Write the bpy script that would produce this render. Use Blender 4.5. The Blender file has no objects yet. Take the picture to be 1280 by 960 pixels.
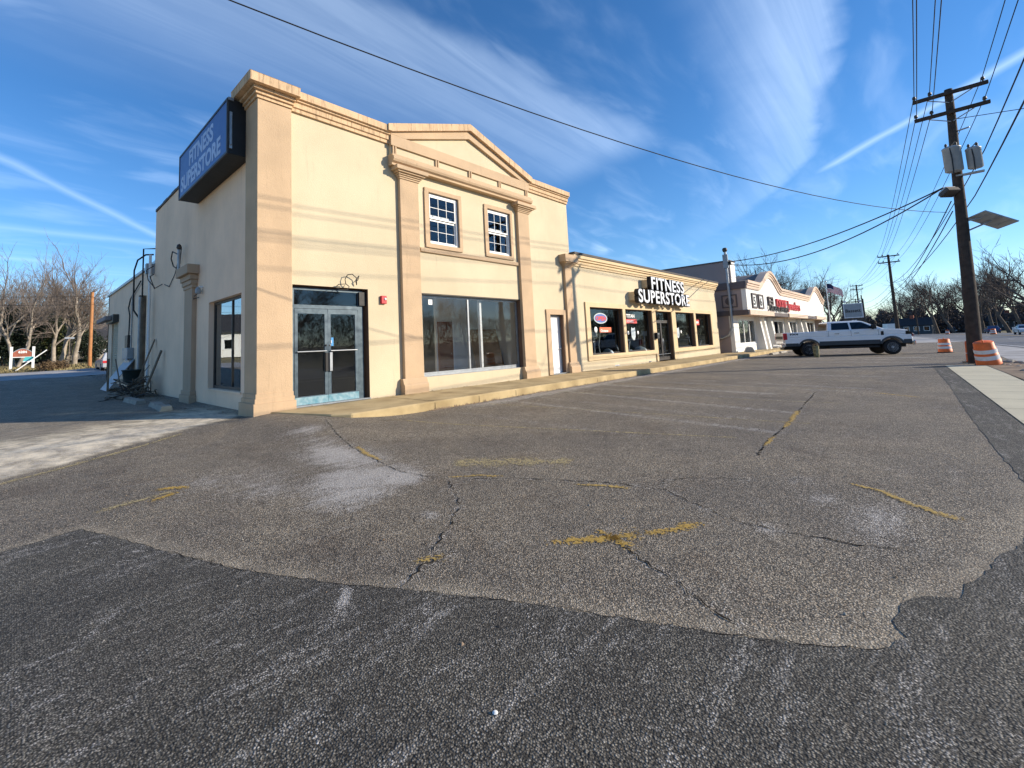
import bpy, bmesh, math, random
import numpy as np
from mathutils import Vector, Matrix
R = math.radians
scn = bpy.context.scene
col = scn.collection
random.seed(7)

# ------------------------------------------------------------------ camera
cam_d = bpy.data.cameras.new('Camera'); cam = bpy.data.objects.new('Camera', cam_d); col.objects.link(cam)
scn.camera = cam
yaw, pitch, roll = 0.792246200, 0.100187938, -0.0414037061
fw = Vector((math.cos(pitch)*math.cos(yaw), math.cos(pitch)*math.sin(yaw), math.sin(pitch)))
rt = fw.cross(Vector((0, 0, 1))).normalized(); up = rt.cross(fw)
r2 = math.cos(roll)*rt + math.sin(roll)*up; u2 = -math.sin(roll)*rt + math.cos(roll)*up
CAM = Vector((-3.9, -10.4, 1.456))
cam.matrix_world = Matrix(((r2.x, u2.x, -fw.x, CAM.x), (r2.y, u2.y, -fw.y, CAM.y), (r2.z, u2.z, -fw.z, CAM.z), (0, 0, 0, 1)))
cam_d.sensor_width = 36; cam_d.lens = 569.067/1280*36
cam_d.shift_x = (640-577.749)/1280; cam_d.shift_y = -(480-375.501)/1280
cam_d.clip_start = .05; cam_d.clip_end = 3000
scn.render.resolution_x = 1024; scn.render.resolution_y = 768

# ------------------------------------------------------------------ light
SUN_EL, SUN_AZ = R(21), (0.618, -0.786)            # where the sun stands (x, y)
n_ = math.hypot(*SUN_AZ); SX, SY = SUN_AZ[0]/n_, SUN_AZ[1]/n_
sun_d = bpy.data.lights.new('sun', 'SUN'); sun_d.energy = 4.1; sun_d.angle = R(.5); sun_d.color = (1, .885, .72)
sun = bpy.data.objects.new('sun', sun_d); col.objects.link(sun)
sun.rotation_euler = Vector((-SX*math.cos(SUN_EL), -SY*math.cos(SUN_EL), -math.sin(SUN_EL))).to_track_quat('-Z', 'Y').to_euler()
sun.location = (30, -30, 30)
scn.view_settings.view_transform = 'Standard'; scn.view_settings.look = 'None'
scn.view_settings.gamma = 1; scn.view_settings.use_curve_mapping = False
scn.view_settings.exposure = 0.70

w = bpy.data.worlds.new('World'); scn.world = w; w.use_nodes = True
nt = w.node_tree; N = nt.nodes; L = nt.links; N.clear()
def nn(tree, t, **kw):
    n = tree.nodes.new(t)
    for k, v in kw.items(): setattr(n, k, v)
    return n
out = nn(nt, 'ShaderNodeOutputWorld'); bg = nn(nt, 'ShaderNodeBackground'); L.new(bg.outputs[0], out.inputs[0])
sky = nn(nt, 'ShaderNodeTexSky', sky_type='NISHITA', sun_disc=False, sun_elevation=SUN_EL, sun_rotation=math.atan2(SX, SY),
         altitude=50, air_density=1.0, dust_density=.0, ozone_density=4.0)
bg.inputs[1].default_value = .115
def mth(tree, op, a, b=None, c=None, clamp=False):
    n = nn(tree, 'ShaderNodeMath', operation=op, use_clamp=clamp)
    for i, v in enumerate((a, b, c)):
        if v is None: continue
        if isinstance(v, (int, float)): n.inputs[i].default_value = v
        else: tree.links.new(v, n.inputs[i])
    return n.outputs[0]
def mixc(tree, fac, a, b, mode='MIX'):
    n = nn(tree, 'ShaderNodeMix', data_type='RGBA', blend_type=mode)
    for i, v in ((0, fac), (6, a), (7, b)):
        if isinstance(v, (int, float)): n.inputs[i].default_value = v
        elif isinstance(v, tuple): n.inputs[i].default_value = v if len(v) == 4 else (*v, 1)
        else: tree.links.new(v, n.inputs[i])
    return n.outputs[2]
def sstep(tree, x, a, b):
    n = nn(tree, 'ShaderNodeMapRange', interpolation_type='SMOOTHSTEP')
    tree.links.new(x, n.inputs[0]); n.inputs[1].default_value = a; n.inputs[2].default_value = b
    return n.outputs[0]
def noise(tree, vec, scale, detail=4, rough=.55, dist=0):
    n = nn(tree, 'ShaderNodeTexNoise'); n.inputs['Scale'].default_value = scale; n.inputs['Detail'].default_value = detail
    n.inputs['Roughness'].default_value = rough; n.inputs['Distortion'].default_value = dist
    if vec is not None: tree.links.new(vec, n.inputs['Vector'])
    return n.outputs[0]
tc = nn(nt, 'ShaderNodeTexCoord'); sp = nn(nt, 'ShaderNodeSeparateXYZ'); L.new(tc.outputs['Generated'], sp.inputs[0])
den = mth(nt, 'ADD', mth(nt, 'MAXIMUM', sp.outputs[2], 0.0), .12)
px = mth(nt, 'DIVIDE', sp.outputs[0], den); py = mth(nt, 'DIVIDE', sp.outputs[1], den)
cv = nn(nt, 'ShaderNodeCombineXYZ'); L.new(px, cv.inputs[0]); L.new(py, cv.inputs[1])
def streaky(rot, sx, sy, scale, seed, dist=.5, rough=.50):
    m = nn(nt, 'ShaderNodeMapping'); L.new(cv.outputs[0], m.inputs[0])
    m.inputs['Rotation'].default_value = (0, 0, rot); m.inputs['Scale'].default_value = (sx, sy, 1); m.inputs['Location'].default_value = (seed, seed*.7, 0)
    return noise(nt, m.outputs[0], scale, 5, rough, dist)
def band(ax, ay, bx, by, hw, soft, e0=.25, e1=.25):
    """a long streak of high cloud lying between two points of the cloud plane"""
    dx, dy = bx-ax, by-ay; ln = math.hypot(dx, dy); dx /= ln; dy /= ln
    t = mth(nt, 'ADD', mth(nt, 'MULTIPLY', mth(nt, 'SUBTRACT', px, ax), dx), mth(nt, 'MULTIPLY', mth(nt, 'SUBTRACT', py, ay), dy))
    s = mth(nt, 'ADD', mth(nt, 'MULTIPLY', mth(nt, 'SUBTRACT', px, ax), -dy), mth(nt, 'MULTIPLY', mth(nt, 'SUBTRACT', py, ay), dx))
    wob = mth(nt, 'MULTIPLY', mth(nt, 'SUBTRACT', streaky(.3, 1, 1, 2.2, ax+3), .5), soft*1.6)
    d = mth(nt, 'ABSOLUTE', mth(nt, 'ADD', s, wob))
    k = mth(nt, 'SUBTRACT', 1, sstep(nt, d, hw-soft, hw+soft))
    k = mth(nt, 'MULTIPLY', k, sstep(nt, t, -e0, e0)); k = mth(nt, 'MULTIPLY', k, mth(nt, 'SUBTRACT', 1, sstep(nt, t, ln-e1, ln+e1)))
    return k
s1 = streaky(R(-28), .5, 1.3, 1.0, 1.3, .9); s2 = streaky(R(18), .45, 1.7, 1.1, 5.1, .8); s3 = streaky(R(-35), .6, 1.8, 3.2, 9.4)
def plume(ax, ay, bx, by, rise, fall, e0, e1, bend=0):
    """a veil of cirrus with one crisp side, fading away from it"""
    dx, dy = bx-ax, by-ay; ln = math.hypot(dx, dy); dx /= ln; dy /= ln
    qx = mth(nt, 'SUBTRACT', px, ax); qy = mth(nt, 'SUBTRACT', py, ay)
    t = mth(nt, 'ADD', mth(nt, 'MULTIPLY', qx, dx), mth(nt, 'MULTIPLY', qy, dy)); s = mth(nt, 'ADD', mth(nt, 'MULTIPLY', qx, -dy), mth(nt, 'MULTIPLY', qy, dx))
    if bend: b_ = mth(nt, 'MAXIMUM', mth(nt, 'SUBTRACT', t, .9), 0); s = mth(nt, 'SUBTRACT', s, mth(nt, 'MULTIPLY', mth(nt, 'MULTIPLY', b_, b_), bend))
    s = mth(nt, 'ADD', s, mth(nt, 'MULTIPLY', mth(nt, 'SUBTRACT', streaky(.4, 1, 1, 1.6, ax+2), .5), .16))
    s = mth(nt, 'ADD', s, mth(nt, 'MULTIPLY', mth(nt, 'SUBTRACT', streaky(.2, 1, 1, 9, ax+7), .5), .05))
    k = mth(nt, 'MULTIPLY', sstep(nt, s, -rise, rise), mth(nt, 'SUBTRACT', 1, sstep(nt, s, rise, fall)))
    k = mth(nt, 'MULTIPLY', k, sstep(nt, t, -e0, e0)); return mth(nt, 'MULTIPLY', k, mth(nt, 'SUBTRACT', 1, sstep(nt, t, ln-e1, ln+e1)))
w1 = streaky(R(8), .5, 5.0, 2.2, 2.2, .6, .6); w2 = streaky(R(-12), .35, 5.5, 2.0, 6.6, .5, .6)
b1 = mth(nt, 'MULTIPLY', plume(-.3, .98, 1.72, .655, .05, .75, .5, .12), mth(nt, 'ADD', .68, mth(nt, 'MULTIPLY', .4, sstep(nt, w1, .3, .7))))
b2 = mth(nt, 'MULTIPLY', plume(1.0, .02, 2.5, .27, .035, .36, .4, 1.0, .30), mth(nt, 'ADD', .62, mth(nt, 'MULTIPLY', .5, sstep(nt, w2, .3, .7))))
b3 = mth(nt, 'MULTIPLY', band(2.46, .244, 1.7, -.55, .012, .032, .08, .3), .36)
b4 = mth(nt, 'MULTIPLY', band(-.3, 1.95, .75, 3.05, .014, .04, .3, .3), .24)
b5 = mth(nt, 'MULTIPLY', band(-.6, 2.93, 1.0, 2.96, .02, .07, .3, .3), .18)
b6 = mth(nt, 'MULTIPLY', band(2.6, 1.3, 2.9, 1.52, .06, .08, .1, .1), mth(nt, 'MULTIPLY', .4, sstep(nt, s3, .4, .65)))
vl = mth(nt, 'MULTIPLY', sstep(nt, s3, .45, .85), .16)
tot = mth(nt, 'MAXIMUM', mth(nt, 'MULTIPLY', b1, .20), mth(nt, 'MULTIPLY', b2, .31))
for b in (b3, b4, b5, b6, vl): tot = mth(nt, 'MAXIMUM', tot, b)
tot = mth(nt, 'MULTIPLY', tot, sstep(nt, sp.outputs[2], .02, .14))
hs = nn(nt, 'ShaderNodeHueSaturation'); hs.inputs['Saturation'].default_value = 1.16; hs.inputs['Value'].default_value = 1.0
L.new(mixc(nt, 1.0, sky.outputs[0], (.92, .935, 1.0), 'MULTIPLY'), hs.inputs['Color'])
L.new(mixc(nt, tot, hs.outputs[0], (7.0, 8.6, 10.6)), bg.inputs[0])

# ------------------------------------------------------------------ materials
def mat(name, c, rough=.7, var=.12, vs=3.0, bump=0, bs=40, metal=0, c2=None, spec=.4, streak=0, coat=0, det=5, sf=(2.2, .16, .52)):
    m = bpy.data.materials.new(name); m.use_nodes = True
    t = m.node_tree; b = t.nodes['Principled BSDF']
    b.inputs['Roughness'].default_value = rough; b.inputs['Metallic'].default_value = metal; b.inputs['Specular IOR Level'].default_value = spec
    if coat: b.inputs['Coat Weight'].default_value = coat; b.inputs['Coat Roughness'].default_value = .05
    co = nn(t, 'ShaderNodeTexCoord').outputs['Object']
    f = noise(t, co, vs, det, .6)
    f = sstep(t, f, .25, .75)
    a = tuple(x*(1-var) for x in c); d = c2 if c2 else tuple(min(1, x*(1+var)) for x in c)
    cc = mixc(t, f, a, d)
    if streak:
        mp = nn(t, 'ShaderNodeMapping'); t.links.new(co, mp.inputs[0]); mp.inputs['Scale'].default_value = (sf[0], sf[0], sf[1])
        s = sstep(t, noise(t, mp.outputs[0], 3.2, 6, .7), sf[2], sf[2]+.22)
        cc = mixc(t, mth(t, 'MULTIPLY', s, streak), cc, tuple(x*.45 for x in c))
    t.links.new(cc, b.inputs['Base Color'])
    rr = mth(t, 'ADD', mth(t, 'MULTIPLY', noise(t, co, vs*4, 3), .2), rough-.1, clamp=True); t.links.new(rr, b.inputs['Roughness'])
    if bump:
        bn = nn(t, 'ShaderNodeBump'); bn.inputs['Strength'].default_value = bump; bn.inputs['Distance'].default_value = .01
        t.links.new(noise(t, co, bs, 4, .65), bn.inputs['Height']); t.links.new(bn.outputs[0], b.inputs['Normal'])
    return m
def glass(name, tint=(.75, .8, .8), base=.10, rough=0.0, gain=1.2):
    m = bpy.data.materials.new(name); m.use_nodes = True; t = m.node_tree; t.nodes.clear()
    o = nn(t, 'ShaderNodeOutputMaterial'); mx = nn(t, 'ShaderNodeMixShader'); tr = nn(t, 'ShaderNodeBsdfTransparent'); gl = nn(t, 'ShaderNodeBsdfGlossy')
    tr.inputs[0].default_value = (*tint, 1); gl.inputs['Roughness'].default_value = rough; gl.inputs[0].default_value = (.9, .95, 1, 1)
    lw = nn(t, 'ShaderNodeLayerWeight'); lw.inputs[0].default_value = .5
    co = nn(t, 'ShaderNodeTexCoord').outputs['Object']
    bn = nn(t, 'ShaderNodeBump'); bn.inputs['Strength'].default_value = .035; bn.inputs['Distance'].default_value = .05
    t.links.new(noise(t, co, .9, 2), bn.inputs['Height']); t.links.new(bn.outputs[0], gl.inputs['Normal'])
    t.links.new(mth(t, 'ADD', mth(t, 'MULTIPLY', mth(t, 'POWER', lw.outputs['Facing'], 4.0), gain), base, clamp=True), mx.inputs[0])
    t.links.new(tr.outputs[0], mx.inputs[1]); t.links.new(gl.outputs[0], mx.inputs[2]); t.links.new(mx.outputs[0], o.inputs[0])
    return m
M = {}
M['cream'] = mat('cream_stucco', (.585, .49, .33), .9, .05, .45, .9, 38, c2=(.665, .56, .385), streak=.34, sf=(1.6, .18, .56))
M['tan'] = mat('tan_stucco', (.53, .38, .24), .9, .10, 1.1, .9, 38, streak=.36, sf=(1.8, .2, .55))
M['taupe'] = mat('side_stucco', (.90, .65, .455), .92, .09, .6, .9, 36, streak=.28, sf=(1.6, .15, .54))  # stucco brightened and warmed: lifts the shaded walls through their colour
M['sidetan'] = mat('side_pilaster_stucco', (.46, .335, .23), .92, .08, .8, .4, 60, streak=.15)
M['cap'] = mat('weathered_coping', (.62, .43, .26), .9, .14, 2.5, .4, 50, streak=.85, sf=(4.5, .5, .47))
M['capdark'] = mat('dark_roof_edge', (.06, .05, .045), .7, .2)
M['lowtrim'] = mat('low_cornice', (.66, .50, .30), .88, .07, 1.5, .2, 60, streak=.2)
M['steelblue'] = mat('worn_aluminium', (.045, .08, .11), .45, .25, 6, .1, 30, .2, c2=(.09, .13, .16))
M['alu'] = mat('bare_aluminium', (.30, .32, .34), .42, .15, 5, 0, 1, .5)
M['bronze'] = mat('dark_bronze', (.05, .042, .036), .5, .2, 4)
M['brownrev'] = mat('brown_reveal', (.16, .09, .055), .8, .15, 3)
M['white'] = mat('white_paint', (.78, .78, .76), .5, .04, 3)
M['whitedoor'] = mat('white_steel_door', (.80, .80, .80), .5, .03, 2)
M['glass'] = glass('window_glass', (.92, .93, .93), .035, gain=.62)
M['darkglass'] = glass('dark_window_glass', (.74, .77, .78), .025, gain=.42)
M['carglass'] = glass('tinted_glass', (.10, .11, .12), .05)
M['inwall'] = mat('interior_grey_wall', (.76, .74, .71), .9, .05, 1)
M['infloor'] = mat('interior_floor', (.60, .56, .50), .6, .1, 2)
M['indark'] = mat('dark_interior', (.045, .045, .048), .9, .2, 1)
M['inwhite'] = mat('interior_white_wall', (.80, .79, .77), .9, .04, 1)
M['browndoor'] = mat('brown_wood_door', (.24, .10, .055), .6, .15, 2)
M['plywood'] = mat('plywood', (.42, .24, .12), .8, .2, 2)
M['black'] = mat('black_metal', (.012, .012, .013), .55, .2, 4)
M['blackrub'] = mat('black_rubber', (.018, .018, .019), .85, .2, 5)
M['signblue'] = mat('blue_sign_face', (.055, .13, .36), .45, .08, 1.2)
M['signwhite'] = mat('sign_lettering', (.78, .80, .84), .5, .05, 4)
M['signpale'] = mat('faded_sign_lettering', (.42, .52, .72), .5, .10, 4)
M['concrete'] = mat('weathered_concrete', (.34, .31, .26), .92, .18, 3, .5, 60)
M['conduit'] = mat('galvanised_steel', (.34, .36, .38), .45, .15, 6, 0, 1, .5)
M['wood'] = mat('creosote_pole', (.052, .039, .031), .9, .35, 5, .6, 30, streak=.5)
M['woodnew'] = mat('orange_pole', (.40, .18, .07), .85, .18, 5, .3, 30, streak=.3)
M['oldwood'] = mat('grey_timber', (.20, .155, .11), .9, .3, 4, .5, 30, streak=.5)
M['orange'] = mat('safety_orange', (.82, .16, .03), .55, .12, 6)
M['refl'] = mat('reflective_white', (.72, .72, .72), .45, .12, 7)
M['red'] = mat('red_paint', (.50, .02, .03), .5, .1, 5)
M['steelgrey'] = mat('grey_enamel', (.30, .33, .35), .45, .1, 4)
M['paint'] = mat('white_car_paint', (.88, .88, .87), .25, .03, 2, coat=.6)
M['chrome'] = mat('chrome', (.75, .75, .76), .15, .05, 5, metal=1)
M['shingle'] = mat('grey_shingle', (.20, .18, .165), .95, .3, 3, .6, 25)
M['stuccowhite'] = mat('white_stucco', (.80, .78, .73), .9, .03, .8, .3, 60)
M['ntan'] = mat('pale_tan_trim', (.62, .47, .36), .85, .06, 2)
M['ntaupe'] = mat('mauve_stucco', (.34, .275, .255), .9, .06, .8, .3, 60)
M['ndark'] = mat('dark_trim', (.12, .10, .10), .85, .12, 2)
M['bark'] = mat('bark_pale', (.33, .28, .225), .95, .35, 2.5, .5, 20)
M['barkdark'] = mat('bark_dark', (.115, .09, .072), .95, .3, 2.5, .5, 20)
M['twig'] = mat('twigs_pale', (.19, .155, .13), .95, .25, 1.5)
M['twigdark'] = mat('twigs_dark', (.085, .068, .06), .95, .25, 1.5)
M['ever'] = mat('evergreen', (.06, .085, .028), .8, .5, .9, c2=(.15, .16, .055))
M['everdark'] = mat('dark_evergreen', (.018, .03, .016), .85, .45, .9)
M['hedge'] = mat('winter_hedge', (.15, .10, .055), .9, .4, 1.2)
M['sideglass'] = glass('side_window_glass', (.45, .5, .52), .16, gain=.9)
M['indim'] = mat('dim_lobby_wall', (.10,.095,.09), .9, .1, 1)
# ------------------------------------------------------------------ mesh builder
class MB:
    def __init__(s): s.v = []; s.f = []; s.m = []; s.s = []
    def add(s, vs, fs, m=0, sm=False):
        o = len(s.v); s.v += [tuple(v) for v in vs]
        for f in fs: s.f.append(tuple(i+o for i in f)); s.m.append(m); s.s.append(sm)
        return s
    def box(s, x0, x1, y0, y1, z0, z1, m=0):
        x0, x1 = min(x0, x1), max(x0, x1); y0, y1 = min(y0, y1), max(y0, y1); z0, z1 = min(z0, z1), max(z0, z1)
        return s.add([(x0,y0,z0),(x1,y0,z0),(x1,y1,z0),(x0,y1,z0),(x0,y0,z1),(x1,y0,z1),(x1,y1,z1),(x0,y1,z1)],
              [(0,3,2,1),(4,5,6,7),(0,1,5,4),(1,2,6,5),(2,3,7,6),(3,0,4,7)], m)
    def obox(s, c, ax, hx, hy, hz, m=0):
        """box with its own axes: ax = (u, v, w) unit vectors"""
        c = Vector(c); u, v, w_ = [Vector(a) for a in ax]
        P = [c + u*a*hx + v*b*hy + w_*d*hz for d in (-1, 1) for a, b in ((-1,-1),(1,-1),(1,1),(-1,1))]
        return s.add(P, [(0,3,2,1),(4,5,6,7),(0,1,5,4),(1,2,6,5),(2,3,7,6),(3,0,4,7)], m)
    def prism(s, poly, axis, a, b, m=0, sm=False):
        """poly of 2D points extruded along axis 'x' (poly = y,z), 'y' (x,z) or 'z' (x,y)"""
        def P(p, t): return {'x': (t, p[0], p[1]), 'y': (p[0], t, p[1]), 'z': (p[0], p[1], t)}[axis]
        n = len(poly); vs = [P(p, a) for p in poly] + [P(p, b) for p in poly]
        s.add(vs, [tuple(range(n)), tuple(range(2*n-1, n-1, -1))], m)
        s.add(vs, [(i, (i+1) % n, n+(i+1) % n, n+i) for i in range(n)], m, sm); return s
    def tube(s, pts, rad, n=6, m=0, cap=True, sm=True):
        pts = [Vector(p) for p in pts]; k = len(pts)
        if not hasattr(rad, '__len__'): rad = [rad]*k
        vs = []; ref = None
        for i, p in enumerate(pts):
            d = (pts[min(i+1, k-1)] - pts[max(i-1, 0)]).normalized()
            if ref is None: ref = Vector((0, 0, 1)) if abs(d.z) < .9 else Vector((1, 0, 0))
            u = (ref - d*ref.dot(d)).normalized(); v = d.cross(u); ref = u
            vs += [p + (u*math.cos(2*math.pi*j/n) + v*math.sin(2*math.pi*j/n))*rad[i] for j in range(n)]
        s.add(vs, [(i*n+j, i*n+(j+1) % n, (i+1)*n+(j+1) % n, (i+1)*n+j) for i in range(k-1) for j in range(n)], m, sm)
        if cap: s.add(vs[:n], [tuple(range(n-1, -1, -1))], m); s.add(vs[-n:], [tuple(range(n))], m)
        return s
    def lathe(s, prof, c=(0,0,0), n=20, m=0, axis='z', sm=True):
        vs = []
        for r, h in prof:
            for j in range(n):
                a = 2*math.pi*j/n; x, y = r*math.cos(a), r*math.sin(a)
                p = (x, y, h) if axis == 'z' else ((x, h, y) if axis == 'y' else (h, x, y))
                vs.append((p[0]+c[0], p[1]+c[1], p[2]+c[2]))
        k = len(prof)
        s.add(vs, [(i*n+j, i*n+(j+1) % n, (i+1)*n+(j+1) % n, (i+1)*n+j) for i in range(k-1) for j in range(n)], m, sm)
        s.add(vs[:n], [tuple(range(n-1, -1, -1))], m); s.add(vs[-n:], [tuple(range(n))], m); return s
    def build(s, name, mats, parent=None, loc=(0,0,0), rz=0, bevel=0):
        me = bpy.data.meshes.new(name); me.from_pydata(s.v, [], s.f); me.update()
        if not isinstance(mats, (list, tuple)): mats = [mats]
        for mt in mats: me.materials.append(M[mt] if isinstance(mt, str) else mt)
        me.polygons.foreach_set('material_index', s.m); me.polygons.foreach_set('use_smooth', s.s)
        bm = bmesh.new(); bm.from_mesh(me); bmesh.ops.recalc_face_normals(bm, faces=bm.faces)
        if bevel:
            bmesh.ops.remove_doubles(bm, verts=bm.verts, dist=.0005)
            es = [e for e in bm.edges if len(e.link_faces) == 2 and e.calc_face_angle(0) > .6]
            bmesh.ops.bevel(bm, geom=es, offset=bevel, segments=1, affect='EDGES', clamp_overlap=True)
        bm.to_mesh(me); bm.free()
        o = bpy.data.objects.new(name, me); col.objects.link(o); o.location = loc; o.rotation_euler = (0, 0, rz)
        if parent: o.parent = parent
        return o
def tag(o, label, cat, group=None):
    o['label'] = label; o['category'] = cat
    if group: o['group'] = group
    return o
def thing(name, label, cat, loc=(0,0,0), rz=0, group=None):
    o = bpy.data.objects.new(name, None); col.objects.link(o); o.location = loc; o.rotation_euler = (0, 0, rz); o.empty_display_size = .2
    return tag(o, label, cat, group)
def struct(o, kind='structure'): o['kind'] = kind; return o
def copy_tree(o, parent=None, loc=None, rz=None, label=None, group=None, scale=None):
    c = o.copy(); col.objects.link(c); c.parent = parent
    if loc is not None: c.location = loc
    if rz is not None: c.rotation_euler = (0, 0, rz)
    if scale is not None: c.scale = scale if hasattr(scale, '__len__') else (scale,)*3
    if label: c['label'] = label
    if group: c['group'] = group
    for ch in list(o.children): copy_tree(ch, c)
    return c
def text(name, s, size, m, parent=None, loc=(0,0,0), rot=(R(90),0,0), extrude=.01, bold=.0, sx=1.0, shear=0, align='LEFT', space=1.0):
    cu = bpy.data.curves.new(name, 'FONT'); cu.body = s; cu.size = size; cu.extrude = extrude; cu.offset = bold; cu.shear = shear
    cu.align_x = align; cu.space_character = space; cu.resolution_u = 4
    tmp = bpy.data.objects.new('tmp', cu); col.objects.link(tmp)
    dg = bpy.context.evaluated_depsgraph_get(); me = bpy.data.meshes.new_from_object(tmp.evaluated_get(dg))
    bpy.data.objects.remove(tmp)
    me.materials.clear(); me.materials.append(M[m] if isinstance(m, str) else m)
    me.transform(Matrix.Diagonal((sx, 1, 1, 1)))
    o = bpy.data.objects.new(name, me); col.objects.link(o); o.location = loc; o.rotation_euler = rot
    if parent: o.parent = parent
    return o
def plate(mb, u0, u1, v0, v1, holes, d0, d1, axis='y', m=0, mr=None):
    """wall sheet with rectangular openings between depths d0 (outer) and d1; axis 'y': u=x, v=z; axis 'x': u=y"""
    us = sorted({u0, u1, *[h[0] for h in holes], *[h[1] for h in holes]}); vs = sorted({v0, v1, *[h[2] for h in holes], *[h[3] for h in holes]})
    us = [u for u in us if u0 <= u <= u1]; vs = [v for v in vs if v0 <= v <= v1]
    mr = m if mr is None else mr
    def P(u, v, d): return (u, d, v) if axis == 'y' else (d, u, v)
    def solid(i, j):
        if not (0 <= i < len(us)-1 and 0 <= j < len(vs)-1): return False
        uc, vc = (us[i]+us[i+1])/2, (vs[j]+vs[j+1])/2
        return not any(h[0] < uc < h[1] and h[2] < vc < h[3] for h in holes)
    inside = lambda i, j: 0 <= i < len(us)-1 and 0 <= j < len(vs)-1
    for i in range(len(us)-1):
        for j in range(len(vs)-1):
            if not solid(i, j): continue
            a, b, c, d = us[i], us[i+1], vs[j], vs[j+1]
            mb.add([P(a,c,d0),P(b,c,d0),P(b,d,d0),P(a,d,d0)], [(0,1,2,3)], m); mb.add([P(a,c,d1),P(b,c,d1),P(b,d,d1),P(a,d,d1)], [(3,2,1,0)], m)
            for (ii, jj, q) in ((i-1,j,(a,c,a,d)), (i+1,j,(b,c,b,d)), (i,j-1,(a,c,b,c)), (i,j+1,(a,d,b,d))):
                if not solid(ii, jj):
                    mb.add([P(q[0],q[1],d0),P(q[2],q[3],d0),P(q[2],q[3],d1),P(q[0],q[1],d1)], [(0,1,2,3)], mr if inside(ii, jj) else m)
    return mb
def bx(*a): return MB().box(*a)
def sm01(x, a, b):
    t = np.clip((x-a)/(b-a), 0, 1); return t*t*(3-2*t)
WORLD = set()
_b0 = MB.build
def _build(s, name, mats, parent=None, *p, **k):
    o = _b0(s, name, mats, parent, *p, **k)
    if parent is not None and parent.name in WORLD: o.location = Vector(o.location) - parent.location   # shapes of placed things are written in world metres
    return o
MB.build = _build
_t0 = text
def text(*a, **k):
    o = _t0(*a, **k)
    if o.parent is not None and o.parent.name in WORLD: o.location = Vector(o.location) - o.parent.location
    return o
def wthing(*a, **k):
    o = thing(*a, **k); WORLD.add(o.name); return o

# ------------------------------------------------------------------ ground
def zg(x, y):
    x = np.asarray(x, float); y = np.asarray(y, float)
    z = .12*sm01(y, -2.6, .4)*(1-sm01(x, -.6, 1.6))
    z = np.maximum(z, .175*sm01(y, -4.8, -1.5)*np.exp(-((x-.35)/1.25)**2)*(1-sm01(y, -.2, .8)*(1-sm01(x, -.6, .1))))
    left = 1-sm01(x, 6, 20)
    z = z + left*np.clip(y-18, 0, 60)*.037
    rl = -12.0 + .0732*np.maximum(0, x-24) - .025*np.maximum(0, 24-x)          # the street falls away gently, its far bank rises
    z = z - .0034*np.clip(x-40, 0, 180)*(1-sm01(y, rl-1, rl+6))
    return z + np.clip((rl-21.5-y)*.07, 0, 3.0)
def Z(x, y): return float(zg(x, y))
def pdist(X, Y, pts):
    d = np.full(X.shape, 1e9)
    for (ax, ay), (bx_, by_) in zip(pts[:-1], pts[1:]):
        vx, vy = bx_-ax, by_-ay; l2 = vx*vx+vy*vy+1e-12
        t = np.clip(((X-ax)*vx+(Y-ay)*vy)/l2, 0, 1)
        d = np.minimum(d, np.hypot(X-ax-t*vx, Y-ay-t*vy))
    return d
FG = [(-9, -3.6), (-4.6, -4.9), (-3.91, -5.16), (-3.42, -5.05), (-3.18, -5.7), (-3.01, -6.21), (-2.74, -6.95), (-2.39, -7.63), (-2.11, -8.08), (-1.82, -8.59), (-1.54, -9.17),
      (-1.37, -9.54), (-1.21, -9.83), (-1.07, -10.05), (-.98, -10.13), (-.83, -10.19), (-.70, -10.13), (-.59, -10.16), (-.46, -10.16), (-.32, -10.24), (-.22, -10.38), (0, -10.40), (.15, -10.47), (.66, -10.6), (.93, -10.7), (1.9, -10.86), (2.77, -10.88)]
CR = [[(-.43,-6.55),(.04,-7.07),(.3,-7.51),(.52,-7.94),(.64,-8.47),(.34,-8.92),(.19,-9.26),(.22,-9.6),(.24,-9.87),(.37,-10.22)],
      [(-1.7,-7.76),(-1.34,-7.53),(-.88,-7.2),(-.43,-6.55)], [(-.60,-8.52),(-.66,-8.63),(-.88,-8.91),(-1.0,-9.17),(-1.15,-9.39),(-1.23,-9.57)],
      [(10.02,-8.35),(6.77,-8.56),(5.02,-8.68),(3.45,-8.73),(2.52,-8.81)], [(.64,-8.47),(.94,-8.34),(1.23,-8.64),(1.45,-9.01)],
      [(.52,-1.9),(.1,-3.1),(-.2,-4.16),(-.46,-5.37),(-.56,-5.85),(-.45,-6.4)], [(-2.15,-7.98),(-1.86,-7.86),(-1.59,-7.89)]]
def grid(lo, hi, cuts):
    out_ = [lo]
    for end, st in cuts:
        n = max(1, int(round((end-out_[-1])/st))); out_ += list(np.linspace(out_[-1], end, n+1)[1:])
    return np.array(out_)
gx = grid(-16, 60, [(-6, .4), (4, .055), (12, .11), (46, .4), (60, 1)])
gy = grid(-12.6, 30, [(-1, .06), (6, .2), (30, .8)])
GX, GY = np.meshgrid(gx, gy, indexing='xy'); GZ = zg(GX, GY)
salt = np.zeros_like(GX); fade = np.zeros_like(GX)
def ell(cx, cy, rx, ry, a): return a*np.exp(-(((GX-cx)/rx)**2+((GY-cy)/ry)**2))
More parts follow.
